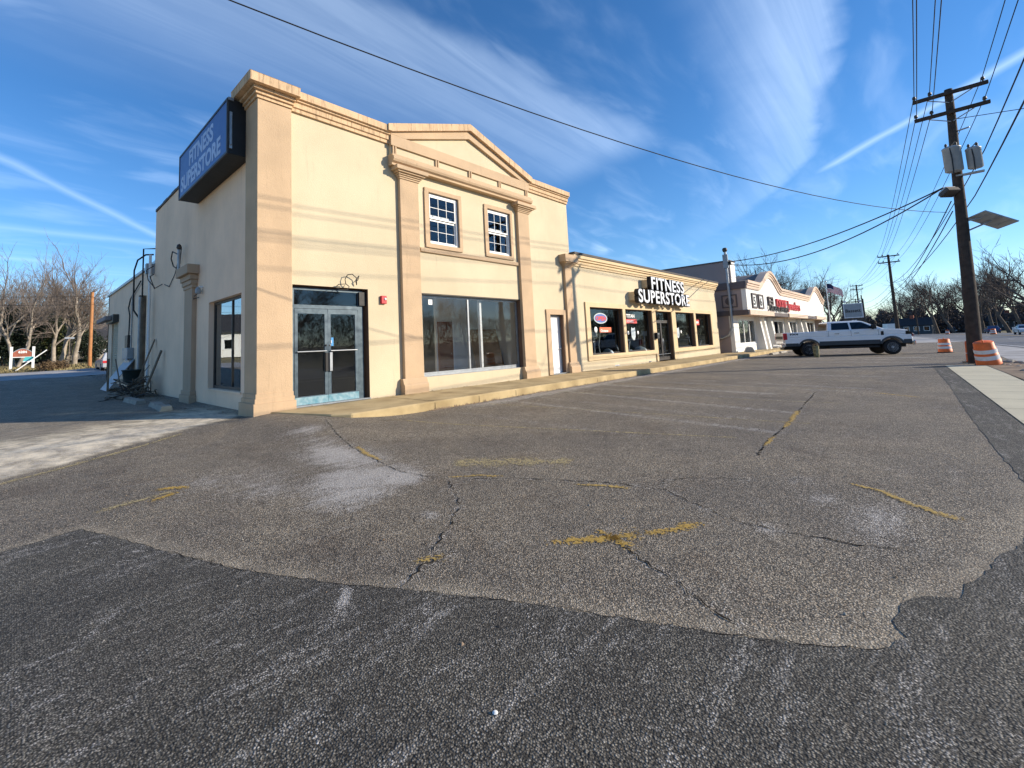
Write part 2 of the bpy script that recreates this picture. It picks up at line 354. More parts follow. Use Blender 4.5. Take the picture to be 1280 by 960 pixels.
for e in ((-1.35,-6.15,.62,.42,.78), (-1.0,-5.7,.85,.65,.84), (-.6,-4.6,.6,1.1,.78), (-1.9,-4.6,.9,.8,.42), (-.72,-6.0,.42,.40,.95), (-1.05,-5.45,.45,.40,.85), (-.55,-4.3,.42,.9,.85), (-.35,-3.5,.4,.6,.5), (-1.9,-5.2,.5,.7,.50), (-2.2,-4.3,.5,.6,.45), (-.2,-2.6,.5,.4,.6), (.9,-10.0,.9,.3,.5),
          (-1.6,-6.4,.25,.3,.5), (-1.25,-7.2,.12,.12,.7), (1.2,-9.6,.3,.2,.5), (.2,-9.4,.15,.15,.6), (1.7,-9.4,.35,.25,.35)): salt = np.maximum(salt, ell(*e))
s_ = (GY+2.05) - (GX+3.96)*.655 + .03*np.sin(GX*5.1)+.02*np.sin(GX*11+1)+.06*np.sin(GX*1.7+.5)                    # left of this line the lane is bleached with road salt
bandm = sm01(s_, -.03, .18)*(1-sm01(GX, -.5, .1)); salt = np.maximum(salt, bandm*(.48-.22*sm01(s_, 1.2, 3.2)-.12*sm01(s_, 4, 9)))
bleach = np.maximum(bandm*(1-.85*sm01(s_, 1.8, 4.0)), .17*np.exp(-(pdist(GX, GY, FG)/.13)**2))
salt = np.maximum(salt, .62*np.exp(-((GY+2.5)/.45)**2)*sm01(GX, 2.5, 5))
fgd = pdist(GX, GY, FG); salt = np.maximum(salt, .16*np.exp(-(fgd/.2)**2))
for c in CR: salt = np.maximum(salt, .38*np.exp(-(pdist(GX, GY, c)/.07)**2))
for a, b, wd, am in (((10.15,-2.25),(9.27,-7.52),.26,.42), ((6.4,-2.4),(5.2,-8.2),.2,.3), ((9.0,-2.4),(8.0,-8.4),.15,.3), ((12,-2.4),(10.4,-9),.2,.35), ((3.2,-2.9),(2.9,-7.2),.2,.25), ((7.9,-2.3),(6.3,-8.6),.18,.4), ((5.4,-2.4),(4.2,-8.7),.16,.4), ((13.2,-2.3),(11.2,-9.2),.2,.35), ((16.5,-2.6),(15,-9.4),.3,.4), ((20,-2.6),(19,-9.8),.3,.35), ((24,-3.2),(23.2,-10),.4,.45), ((28,-3),(27.4,-10),.5,.5),((26.2,-4),(25.6,-9),.3,.5)):
    salt = np.maximum(salt, 1.25*am*np.exp(-(pdist(GX, GY, [a, b])/wd)**2))
fade = sm01(np.hypot(GX+2.6, GY+7.2), 1.0, 6)
nxg, nyg = len(gx), len(gy)
V = np.stack([GX, GY, GZ], -1).reshape(-1, 3)
idx = np.arange(nxg*nyg).reshape(nyg, nxg)
Fq = np.stack([idx[:-1,:-1], idx[:-1,1:], idx[1:,1:], idx[1:,:-1]], -1).reshape(-1, 4)
me = bpy.data.meshes.new('parking_lot'); me.from_pydata(V.tolist(), [], Fq.tolist()); me.update()
for nm, arr in (('salt', salt), ('bleach', bleach), ('fade', fade)):
    at = me.attributes.new(nm, 'FLOAT', 'POINT'); at.data.foreach_set('value', arr.reshape(-1).astype(np.float32))
def asphalt(name, lo, hi, tint2, old=True):
    m = bpy.data.materials.new(name); m.use_nodes = True; t = m.node_tree; b = t.nodes['Principled BSDF']
    co = nn(t, 'ShaderNodeTexCoord').outputs['Object']
    vo = nn(t, 'ShaderNodeTexVoronoi'); vo.inputs['Scale'].default_value = 104 if old else 100; t.links.new(co, vo.inputs['Vector'])
    sc_ = nn(t, 'ShaderNodeSeparateColor'); t.links.new(vo.outputs['Color'], sc_.inputs[0])
    vo2 = nn(t, 'ShaderNodeTexVoronoi'); vo2.inputs['Scale'].default_value = 150; t.links.new(co, vo2.inputs['Vector'])
    sc2 = nn(t, 'ShaderNodeSeparateColor'); t.links.new(vo2.outputs['Color'], sc2.inputs[0])
    st = mth(t, 'MULTIPLY', mth(t, 'POWER', sc_.outputs[0], 1.5), mth(t, 'SUBTRACT', 1, sstep(t, vo.outputs['Distance'], .30, .62)))
    st = mth(t, 'ADD', mth(t, 'MULTIPLY', st, .72), mth(t, 'MULTIPLY', mth(t, 'POWER', sc2.outputs[1], 2), .28))
    big = sstep(t, noise(t, co, .55, 5, .6), .3, .7); mid = noise(t, co, 5, 5, .65)
    c = mixc(t, st, lo, hi)
    c = mixc(t, mth(t, 'MULTIPLY', sstep(t, sc_.outputs[2], .45, .9), .55), c, mixc(t, 1.0, c, tint2, 'MULTIPLY'))
    c = mixc(t, 1.0, c, mixc(t, big, (.80,.80,.82), (1.14,1.12,1.08)), 'MULTIPLY')
    c = mixc(t, 1.0, c, mixc(t, mid, (.62,.62,.62), (1.36,1.36,1.34)), 'MULTIPLY')
    sm_ = sstep(t, noise(t, co, .9, 7, .72, .4), .52, .70)
    c = mixc(t, mth(t, 'MULTIPLY', sm_, .58 if old else .42), c, mixc(t, 1.0, c, (.62,.55,.50) if old else (.6,.6,.6), 'MULTIPLY'))
    sp2 = sstep(t, noise(t, co, 2.6, 3, .5), .68, .74)
    c = mixc(t, mth(t, 'MULTIPLY', sp2, .6), c, mixc(t, 1.0, c, (.45,.42,.40), 'MULTIPLY'))
    if old:
        a1 = nn(t, 'ShaderNodeAttribute', attribute_name='salt').outputs['Fac']; a2 = nn(t, 'ShaderNodeAttribute', attribute_name='bleach').outputs['Fac']
        c = mixc(t, mth(t, 'MULTIPLY', a2, .92), c, mixc(t, sstep(t, noise(t, co, 3.2, 6, .7), .32, .68), (.30,.25,.175), (.95,.81,.58)))
        wob = mth(t, 'ADD', mth(t, 'MULTIPLY', noise(t, co, 7, 6, .75), 1.0), mth(t, 'MULTIPLY', st, .55))
        mp = nn(t, 'ShaderNodeMapping'); t.links.new(co, mp.inputs[0]); mp.inputs['Rotation'].default_value = (0, 0, R(-33)); mp.inputs['Scale'].default_value = (.55, 3.4, 1)
        wob = mth(t, 'ADD', mth(t, 'MULTIPLY', wob, .6), mth(t, 'MULTIPLY', noise(t, mp.outputs[0], 2.4, 5, .7), .55))
        k = sstep(t, mth(t, 'ADD', mth(t, 'MULTIPLY', a1, .75), wob), .84, 1.28)
        dust = sstep(t, noise(t, mp.outputs[0], 1.3, 7, .75), .55, .74)
        k = mth(t, 'MAXIMUM', k, mth(t, 'MULTIPLY', dust, mth(t, 'ADD', .10, mth(t, 'MULTIPLY', st, .6))))
    else:
        mp = nn(t, 'ShaderNodeMapping'); t.links.new(co, mp.inputs[0]); mp.inputs['Rotation'].default_value = (0, 0, R(-52)); mp.inputs['Scale'].default_value = (.55, 3.0, 1)
        s1_ = noise(t, mp.outputs[0], 1.5, 3, .6); s2_ = noise(t, mp.outputs[0], 4.5, 4, .6)
        k = mth(t, 'MULTIPLY', sstep(t, mth(t, 'ADD', mth(t, 'MULTIPLY', s2_, .6), mth(t, 'MULTIPLY', s1_, .5)), .54, .74), sstep(t, mth(t, 'ADD', mth(t, 'MULTIPLY', st, .8), noise(t, co, 9, 4, .7)), .42, 1.0))
        k = mth(t, 'MULTIPLY', k, .8)
        a1 = nn(t, 'ShaderNodeAttribute', attribute_name='salt').outputs['Fac']
        k = mth(t, 'MAXIMUM', k, sstep(t, mth(t, 'ADD', mth(t, 'MULTIPLY', a1, .8), mth(t, 'ADD', mth(t, 'MULTIPLY', noise(t, co, 11, 5, .7), .5), mth(t, 'MULTIPLY', st, .35))), .72, 1.15))
    c = mixc(t, mth(t, 'MULTIPLY', k, mth(t, 'ADD', .62, mth(t, 'MULTIPLY', st, .36))), c, mixc(t, st, (.42,.39,.35), (.88,.83,.76)))
    t.links.new(c, b.inputs['Base Color']); b.inputs['Roughness'].default_value = .82; b.inputs['Specular IOR Level'].default_value = .35
    bn = nn(t, 'ShaderNodeBump'); bn.inputs['Strength'].default_value = .8; bn.inputs['Distance'].default_value = .008
    h = mth(t, 'ADD', mth(t, 'MULTIPLY', mth(t, 'SUBTRACT', 1, vo.outputs['Distance']), .8), mth(t, 'MULTIPLY', noise(t, co, 30, 4, .7), .9))
    t.links.new(h, bn.inputs['Height']); t.links.new(bn.outputs[0], b.inputs['Normal'])
    return m
M['asphalt'] = asphalt('old_asphalt', (.037,.032,.026), (.78,.69,.55), (1.02,.85,.66))
M['newasphalt'] = asphalt('new_asphalt', (.018,.0165,.0138), (.37,.34,.285), (1.0,.93,.84), False)
me.materials.append(M['asphalt'])
lot = bpy.data.objects.new('parking_lot', me); col.objects.link(lot); struct(lot)

def poly_sheet(name, pts, z, m, step=None, attr=None):
    """flat sheet with an outline, triangulated, optionally refined so that it follows the ground"""
    bm = bmesh.new(); vs = [bm.verts.new((x, y, 0)) for x, y in pts]; bm.faces.new(vs)
    bmesh.ops.triangulate(bm, faces=bm.faces)
    if step:
        for _ in range(9):
            es = [e for e in bm.edges if e.calc_length() > step]
            if not es or len(bm.verts) > 40000: break
            bmesh.ops.subdivide_edges(bm, edges=es, cuts=1); bmesh.ops.triangulate(bm, faces=bm.faces)
    for v in bm.verts: v.co.z = Z(v.co.x, v.co.y) + z
    bmesh.ops.recalc_face_normals(bm, faces=bm.faces)
    if bm.faces[0:1] and sum(f.normal.z for f in bm.faces) < 0: bmesh.ops.reverse_faces(bm, faces=bm.faces)
    mm = bpy.data.meshes.new(name); bm.to_mesh(mm); bm.free()
    if attr is not None:
        xy = np.array([v.co[:2] for v in mm.vertices]); at = mm.attributes.new('salt', 'FLOAT', 'POINT')
        at.data.foreach_set('value', attr(xy[:,0], xy[:,1]).astype(np.float32))
    mm.materials.append(M[m] if isinstance(m, str) else m)
    o = bpy.data.objects.new(name, mm); col.objects.link(o); return struct(o)
def jag(pts, step, amp, seed):
    rn = random.Random(seed); o = []
    for (ax, ay), (bx_, by_) in zip(pts[:-1], pts[1:]):
        n = max(1, int(math.hypot(bx_-ax, by_-ay)/step)); lx, ly = -(by_-ay), bx_-ax; l = math.hypot(lx, ly)+1e-9
        for i in range(n):
            t = i/n; k = rn.uniform(-amp, amp) if i else rn.uniform(-amp, amp)*.4
            o.append((ax+(bx_-ax)*t+lx/l*k, ay+(by_-ay)*t+ly/l*k))
    o.append(pts[-1]); return o
fgj = jag(FG, .06, .012, 3)
ST = [(2.77, -10.88), (4.33, -10.81), (6.7, -10.74), (13, -10.62), (20.34, -10.37)]
fgpoly = fgj[:-1] + jag(ST, .15, .012, 8) + [(20.84, -10.72), (6.52, -11.22), (2, -11.38), (-4, -11.6), (-9, -11.8), (-9, -9)]
def fgsalt(x, y):
    d = pdist(x, y, FG); a = .08*np.exp(-(d/.12)**2)
    for cx, cy, r, k in ((-2.45,-7.83,.18,1), (-3.8,-6.4,.12,1), (-3.5,-7.05,.14,.9), (-3.6,-7.4,.14,1), (-3.57,-7.9,.12,1.1), (-3.2,-6.05,.2,.9), (-3.1,-6.3,.2,.7), (-2.2,-8.3,.2,.7), (-1.9,-8.8,.25,.6), (-3.4,-5.6,.25,.8),(-3.0,-8.6,.12,.7)):
        u = (x-cx)*.6+(y-cy)*.8; v = -(x-cx)*.8+(y-cy)*.6
        a = np.maximum(a, k*np.exp(-(u/(r*1.5))**2-(v/(r*.35))**2))
    return a
poly_sheet('new_asphalt_patch', fgpoly, .004, 'newasphalt', .22, fgsalt)
# cracks: thin dark ribbons
M['crack'] = mat('crack_shadow', (.022,.020,.018), .95, .3, 8, spec=.03)
cm = MB(); rn = random.Random(5)
for k, c in enumerate(CR+[FG[2:15]]):
    p = jag(c, .05, .022, 20+k); wd = [max(.0010, rn.gauss(.0038, .0024))*(1.0 if k < 7 else .55)*(1.8 if k == 3 else 1) for _ in p]; wd[0] = wd[-1] = .001
    vs = []
    for i, (x, y) in enumerate(p):
        a, b = p[max(0, i-1)], p[min(len(p)-1, i+1)]; nx_, ny_ = -(b[1]-a[1]), b[0]-a[0]; l = math.hypot(nx_, ny_)+1e-9
        for sgn in (-1, 1): vs.append((x+sgn*nx_/l*wd[i], y+sgn*ny_/l*wd[i], Z(x, y)+.005))
    cm.add(vs, [(2*i, 2*i+1, 2*i+3, 2*i+2) for i in range(len(p)-1)])
struct(cm.build('pavement_crack', 'crack'))
def worn_paint(name, c, thr):
    m = bpy.data.materials.new(name); m.use_nodes = True; t = m.node_tree; b = t.nodes['Principled BSDF']; o = t.nodes['Material Output']
    co = nn(t, 'ShaderNodeTexCoord').outputs['Object']
    vo = nn(t, 'ShaderNodeTexVoronoi'); vo.inputs['Scale'].default_value = 62; t.links.new(co, vo.inputs['Vector'])
    sc_ = nn(t, 'ShaderNodeSeparateColor'); t.links.new(vo.outputs['Color'], sc_.inputs[0])
    ed = nn(t, 'ShaderNodeAttribute', attribute_name='edge').outputs['Fac']
    k = mth(t, 'ADD', mth(t, 'MULTIPLY', sc_.outputs[0], .34), mth(t, 'ADD', mth(t, 'MULTIPLY', noise(t, co, 16, 5, .7), .42), mth(t, 'MULTIPLY', noise(t, co, 3.1, 3, .6), .42)))
    k = sstep(t, mth(t, 'ADD', k, mth(t, 'MULTIPLY', mth(t, 'SUBTRACT', ed, 1), .42)), thr, thr+.14)
    t.links.new(mixc(t, noise(t, co, 40, 4), tuple(x*.35 for x in c), tuple(min(1, x*1.25) for x in c)), b.inputs['Base Color']); b.inputs['Roughness'].default_value = .85
    tr = nn(t, 'ShaderNodeBsdfTransparent'); mx = nn(t, 'ShaderNodeMixShader'); t.links.new(mth(t, 'MULTIPLY', k, .80), mx.inputs[0]); t.links.new(tr.outputs[0], mx.inputs[1]); t.links.new(b.outputs[0], mx.inputs[2]); t.links.new(mx.outputs[0], o.inputs[0])
    return m
M['yellow'] = worn_paint('worn_yellow_paint', (.62,.39,.07), .36); M['yellow2'] = worn_paint('very_worn_yellow_paint', (.56,.45,.22), .45); M['yellow3'] = worn_paint('thin_yellow_dashes', (.60,.40,.10), .36)
EDGE = []
def ribbon(mb, pts, w0, w1, z=.006, m=0, jit=.0, seed=1):
    p = jag(pts, .12, jit, seed) if jit else pts; n = len(p); vs = []; rn_ = random.Random(seed)
    for i, (x, y) in enumerate(p):
        a, b = p[max(0, i-1)], p[min(n-1, i+1)]; nx_, ny_ = -(b[1]-a[1]), b[0]-a[0]; l = math.hypot(nx_, ny_)+1e-9; hw = (w0+(w1-w0)*i/(n-1))/2*1.5*rn_.uniform(.75, 1.25)
        for q in (-1, -.5, 0, .5, 1):
            X_, Y_ = x+q*nx_/l*hw, y+q*ny_/l*hw; vs.append((X_, Y_, Z(X_, Y_)+z)); EDGE.append((1-abs(q))*(1.0 if 0 < i < n-1 else .2))
    mb.add(vs, [(5*i+k, 5*i+k+1, 5*i+k+6, 5*i+k+5) for i in range(n-1) for k in range(4)], m)
pm = MB()
for k, (p, a, b, mi) in enumerate([([(-1.08,-8.29),(-.9,-8.44),(-.72,-8.58),(-.58,-8.70),(-.46,-8.78)], .10, .20, 0), ([(-.5,-8.74),(-.25,-8.9),(.02,-9.03)], .16, .09, 0), ([(-.60,-8.44),(-.66,-8.58),(-.72,-8.72),(-.8,-8.85)], .10, .16, 0), ([(-.46,-8.52),(-.55,-8.74)],.12,.12,0),
        ([(1.88,-9.66),(1.73,-9.95),(1.48,-10.16),(1.22,-10.44)], .05, .16, 2), ([(.24,-7.7),(.4,-7.96),(.47,-8.22)], .07, .10, 2), ([(-3.35,-4.62),(-2.94,-4.52),(-2.5,-4.40)], .16, .16, 1),
        ([(-2.8,-4.18),(-2.6,-4.24),(-2.48,-4.36),(-2.46,-4.5)], .13, .14, 0), ([(-2.46,-4.48),(-2.65,-4.56),(-2.9,-4.65)], .10, .14, 0), ([(-4.2,-2.42),(-3.51,-1.98),(-2.6,-1.42),(-1.6,-.7)], .16, .14, 1), ([(-1.92,-7.75),(-1.8,-7.82),(-1.7,-7.9)], .07, .12, 2),
        ([(-.38,-6.47),(-.1,-6.7),(.04,-6.98)],.05,.08,2), ([(-.12,-4.2),(-.3,-4.7),(-.38,-5.2)],.09,.08,2), ([(.1,-6.0),(.8,-6.9),(1.0,-7.3)],.5,.5,1), ([(6.6,-8.56),(5.6,-8.64),(4.6,-8.70)],.10,.07,2), ([(3.9,-8.72),(3.1,-8.76)],.07,.05,2), ([(10.3,-9.4),(9.9,-9.8),(9.6,-10.2)],.12,.10,2)]):
    ribbon(pm, p, a, b, m=mi, jit=.015, seed=40+k)
for k, (a, b) in enumerate([((1.6,-2.6),(3.5,-8.4)), ((4.6,-2.5),(5.2,-9.0)), ((7.6,-2.45),(8.0,-9.1)), ((10.5,-2.5),(10.8,-9.2)), ((13.4,-2.5),(13.6,-9.3)), ((16.2,-2.5),(16.4,-9.4)), ((19,-2.5),(19.2,-9.5)), ((22,-2.5),(22.1,-9)), ((25,-2.5),(25,-9)), ((28,-2.5),(28,-8.5))]):
    ribbon(pm, [a, ((a[0]+b[0])/2, (a[1]+b[1])/2), b], .11, .11, m=1, jit=.008, seed=70+k)
po = struct(pm.build('parking_marking', ['yellow', 'yellow2', 'yellow3']))
at = po.data.attributes.new('edge', 'FLOAT', 'POINT'); at.data.foreach_set('value', np.array(EDGE, np.float32))

# the wide land under everything, and its surfaces
M['grass'] = mat('winter_grass', (.22,.175,.085), .95, .4, .8, .8, 12, c2=(.31,.26,.13))
M['dirt'] = mat('leaf_litter', (.17,.115,.075), .95, .45, 1.6, .9, 14, c2=(.30,.22,.15))
M['road'] = mat('road_asphalt', (.13,.135,.145), .85, .2, .35, .4, 50)
M['gravel'] = mat('pale_shoulder', (.32,.31,.30), .92, .25, .7, .6, 30, c2=(.46,.45,.44))
M['walk'] = mat('new_concrete_path', (.52,.48,.35), .9, .08, 1.2, .3, 90)
M['kerbside'] = mat('yellowed_concrete', (.40,.29,.14), .92, .2, 1.3, .6, 45, c2=(.56,.43,.23), streak=0, det=9)
xs = grid(-320, 700, [(-60, 20), (-20, 4), (40, 2), (100, 8), (700, 40)]); ys = grid(-500, 700, [(-60, 40), (-20, 8), (80, 3), (700, 40)])
g = MB(); nx2, ny2 = len(xs), len(ys)
g.add([(x, y, Z(x, y)-.06-.28*float(sm01(y, -11.2, -12.6)*0)) for y in ys for x in xs], [(j*nx2+i, j*nx2+i+1, (j+1)*nx2+i+1, (j+1)*nx2+i) for j in range(ny2-1) for i in range(nx2-1)])
struct(g.build('ground', 'grass'))
def strip(name, x0, x1, y0, y1, z, m, st=3, shift=None):
    """a band of ground whose two long edges are given as functions of x"""
    xx = grid(x0, x1, [(x1, st)]); mb = MB(); vs = []
    for x in xx:
        for k in range(5):
            y = y0(x)+(y1(x)-y0(x))*k/4; vs.append((x, y, Z(x, y)+z))
    mb.add(vs, [(i*5+k, i*5+k+1, i*5+k+6, i*5+k+5) for i in range(len(xx)-1) for k in range(4)])
    return struct(mb.build(name, m))
rd = lambda x: (-12.0+.0*x) + .0732*max(0, x-24) - .025*max(0, 24-x)     # the street bends away to the left beyond the first pole
strip('street_shoulder', -60, 420, lambda x: rd(x)-3.4, lambda x: max(rd(x)+.2, -12.7) if x < 46 else rd(x)+2.2, -.035, 'gravel')
strip('street', -60, 420, lambda x: rd(x)-19.5, lambda x: rd(x)-3.4, -.025, 'road')
mk = MB()
for off, dash in ((3.8, 0), (7.6, 1), (11.3, 2), (11.6, 2), (15.3, 1), (19.1, 0)):
    x = -40
    while x < 380:
        ln = 3 if dash == 1 else 9
        mk.add([(q, rd(q)-off+s_, Z(q, rd(q)-off)-.020) for q, s_ in ((x, -.07), (x+ln, -.07), (x+ln, .07), (x, .07))], [(0,1,2,3)], 1 if dash == 2 else 0)
        x += 12 if dash == 1 else 9
M['roadwhite'] = mat('road_white', (.5,.5,.5), .8, .2, 3); M['roadyellow'] = mat('road_yellow', (.5,.33,.06), .8, .2, 3)
struct(mk.build('street_marking', ['roadwhite', 'roadyellow']))
poly_sheet('verge_soil', [(20.9,-11.72),(14,-12.0),(2,-12.42),(-10,-12.85),(-10,-14.2),(2,-13.7),(14,-13.1),(23.3,-12.75),(23.6,-12.0)], .02, 'dirt', 1.0)
wk = poly_sheet('concrete_path', [(20.84,-10.72),(6.52,-11.23),(-4,-11.62),(-9,-11.8),(-9,-12.85),(-4,-12.62),(6.5,-12.22),(14.1,-11.95),(20.9,-11.76)], .012, 'walk', 1.2)
jm = MB()
for x in (18.8, 17.3, 15.8, 14.3, 12.8, 11.3, 9.8, 8.3, 6.8):
    y = -11.23+(x-6.52)*.0356; jm.add([(x-.008, y-.01, .016), (x+.008, y-.01, .016), (x+.008, y-1.0, .016), (x-.008, y-1.0, .016)], [(0,1,2,3)])
struct(jm.build('path_joint', 'crack'))
rk = MB(); rn = random.Random(4)
for i in range(34):
    x = rn.uniform(14, 23.5); y = -12.5-(.02*(20-x))+rn.uniform(-.25, .25); r = rn.uniform(.05, .17)
    pr = [(r*rn.uniform(.5,.7), 0), (r*rn.uniform(.85,1), r*.25), (r*rn.uniform(.5,.8), r*.5), (r*.2, r*.6)]
    rk.lathe(pr, (x, y, Z(x, y)+.0), 7, sm=False)
struct(rk.build('verge_rubble', 'concrete'), 'stuff')

# front pavement with its raised kerb
def kerbz(x): return .2
fp = MB(); SW = -2.15
top = [(.02,-.02),(.02,0.0),(66,0.0),(66,SW),(1.05,SW),(.72,-1.9),(.2,-.4)]
fp.prism([(.12,-.125),(66,-.125),(66,SW),(1.0,SW),(.7,-1.85),(.35,-.9)], 'z', -.1, .2)
struct(fp.build('pavement', 'kerbside', bevel=.025))
jm = MB(); rn = random.Random(9)
x = 3.2
while x < 60:
    jm.add([(x-.011, -.13, .2035), (x+.011, -.13, .2035), (x+.011+rn.uniform(-.02,.02), SW+.03, .2035), (x-.011, SW+.03, .2035)], [(0,1,2,3)])
    if rn.random() < .9: jm.add([(x-.01, SW-.0025, 0.02), (x+.012, SW-.0025, 0.02), (x+.008, SW-.0025, .17), (x-.006, SW-.0025, .17)], [(0,1,2,3)])
    x += rn.choice((1.5, 1.5, 3.0))
x = 3.0
while x < 30:                                        # the seam where kerb and slab meet, broken up
    l = rn.uniform(.1, .7); jm.add([(x, SW+.17, .2035), (x+l, SW+.17, .2035), (x+l, SW+.182, .2035), (x, SW+.176, .2035)], [(0,1,2,3)]); x += l+rn.uniform(.05, .9)
struct(jm.build('pavement_joint', 'crack'))
gr = MB()                                            # weeds and leaves caught along the kerb foot
for i in range(420):
    x = 3+27*rn.random()**1.5; y = SW-.02-abs(rn.gauss(0, .03)); z0 = Z(x, y); a = rn.uniform(0, 6.28); h = rn.uniform(.01, .07); l = rn.uniform(.01, .05)
    gr.add([(x-l*math.cos(a), y-.01, z0), (x+l*math.cos(a), y-.01, z0), (x+rn.uniform(-.03,.03), y, z0+h)], [(0,1,2)])
struct(gr.build('kerb_weed', 'dirt'), 'stuff')

dg_ = MB(); rn = random.Random(31)                    # loose grit and leaf bits on the lot
for i in range(900):
    if rn.random() < .6: x = rn.uniform(-6, 6); y = rn.uniform(-10.2, -2)
    else: x = 2.5+26*rn.random(); y = SW-.05-abs(rn.gauss(0, .35))
    z0 = Z(x, y)+.004; a = rn.uniform(0, 6.28); r = rn.uniform(.003, .010)*(1.6 if rn.random() < .1 else 1); h = r*rn.uniform(.3, 1.1); n = 5
    vs = [(x+r*rn.uniform(.6,1.2)*math.cos(a+k*1.257), y+r*rn.uniform(.6,1.2)*math.sin(a+k*1.257), z0) for k in range(n)]+[(x+rn.uniform(-.3,.3)*r, y+rn.uniform(-.3,.3)*r, z0+h)]
    dg_.add(vs, [(k, (k+1) % n, n) for k in range(n)], rn.choice((0, 0, 1, 2)))
struct(dg_.build('loose_grit', ['concrete', 'dirt', 'blackrub']), 'stuff')
lf_ = MB()                                            # brown leaves blown against the walls and the kerb
for i in range(260):
    w_ = rn.random()
    if w_ < .45: x = rn.uniform(1, 31); y = -.13-abs(rn.gauss(0, .10)); z0 = .206
    elif w_ < .75: x = rn.uniform(3, 30); y = SW-.04-abs(rn.gauss(0, .08)); z0 = Z(x, y)+.006
    else: x = -.15-abs(rn.gauss(0, .25)); y = rn.uniform(.8, 10); z0 = Z(x, y)+.006
    a = rn.uniform(0, 6.28); r = rn.uniform(.015, .04); c_, s2 = math.cos(a), math.sin(a); up_ = rn.uniform(.002, .02)
    lf_.add([(x-r*c_, y-r*s2, z0), (x+r*.4*s2, y-r*.4*c_, z0+up_), (x+r*c_, y+r*s2, z0+.003), (x-r*.4*s2, y+r*.4*c_, z0+up_*.6)], [(0,1,2,3)])
struct(lf_.build('fallen_leaves', 'dirt'), 'stuff')
# ------------------------------------------------------------------ main two-storey store
A = wthing('store_building', 'tall cream stucco storefront with tan pilasters, a gabled parapet and two small upper windows', 'building', (6.4, 5.5, 0))
wl = MB()
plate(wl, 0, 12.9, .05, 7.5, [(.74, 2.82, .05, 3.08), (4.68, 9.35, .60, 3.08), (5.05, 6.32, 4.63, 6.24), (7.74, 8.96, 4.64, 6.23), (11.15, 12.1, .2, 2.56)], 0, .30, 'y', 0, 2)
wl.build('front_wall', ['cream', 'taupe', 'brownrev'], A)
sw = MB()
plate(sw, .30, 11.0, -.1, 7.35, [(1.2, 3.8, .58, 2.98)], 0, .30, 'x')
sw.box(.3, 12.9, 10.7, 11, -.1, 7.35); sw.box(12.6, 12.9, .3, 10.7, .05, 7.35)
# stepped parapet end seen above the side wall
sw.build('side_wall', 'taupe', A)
bx(.3, 12.6, .3, 10.7, 7.0, 7.2).build('roof', 'shingle', A)
ce = MB(); 
x = 10.9
for k in range(16):
    y0 = .7+k*.64; ce.box(-.04, .34, y0, y0+.63, 7.35, 7.43+.02*(k % 2))
ce.build('coping', 'capdark', A)
# inside, seen through the glass
rm = MB()
rm.add([(.3,.3,.21),(12.6,.3,.21),(12.6,6,.21),(.3,6,.21)], [(0,1,2,3)], 1)
rm.add([(.3,6,.2),(12.6,6,.2),(12.6,6,3.4),(.3,6,3.4)], [(0,1,2,3)], 0)
rm.add([(.3,.3,3.4),(12.6,.3,3.4),(12.6,6,3.4),(.3,6,3.4)], [(0,1,2,3)], 2)
rm.box(4.35, 4.45, .31, 2.6, .21, 3.39, 0); rm.box(7.55, 11.9, 2.7, 2.8, .21, 3.39, 0); rm.box(11.0, 11.1, .31, 2.7, .21, 3.39, 2)
rm.add([(.3,.3,4.2),(12.6,.3,4.2),(12.6,4,4.2),(.3,4,4.2)], [(0,1,2,3)], 3); rm.add([(.3,4,4.2),(12.6,4,4.2),(12.6,4,7),(.3,4,7)], [(0,1,2,3)], 3)
rm.box(.302, .32, .31, 1.19, .21, 3.39, 0); rm.box(.302, .32, 3.81, 5.9, .21, 3.39, 0)
rm.box(.33, 4.34, 2.2, 2.3, .21, 3.39, 4); rm.box(.303, .33, 1.2, 2.19, .21, .5, 4)  # dark wall added behind the double door so its glass reads dark
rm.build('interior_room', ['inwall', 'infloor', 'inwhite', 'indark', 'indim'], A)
dr = bx(7.62, 8.35, 2.63, 2.70, .22, 2.42).build('interior_door', 'browndoor', A); bx(8.35, 8.42, 2.62, 2.70, .22, 2.48).build('door_jamb', 'inwhite', dr)
MB().lathe([(.012,0),(.03,.02),(.03,.05),(.0,.06)], (8.25,2.60,1.2), 10, axis='y').build('handle', 'chrome', dr)

def frame(mb, x0, x1, z0, z1, w_, y0, y1, m=0):
    plate(mb, x0, x1, z0, z1, [(x0+w_, x1-w_, z0+w_, z1-w_)], y0, y1, 'y', m)
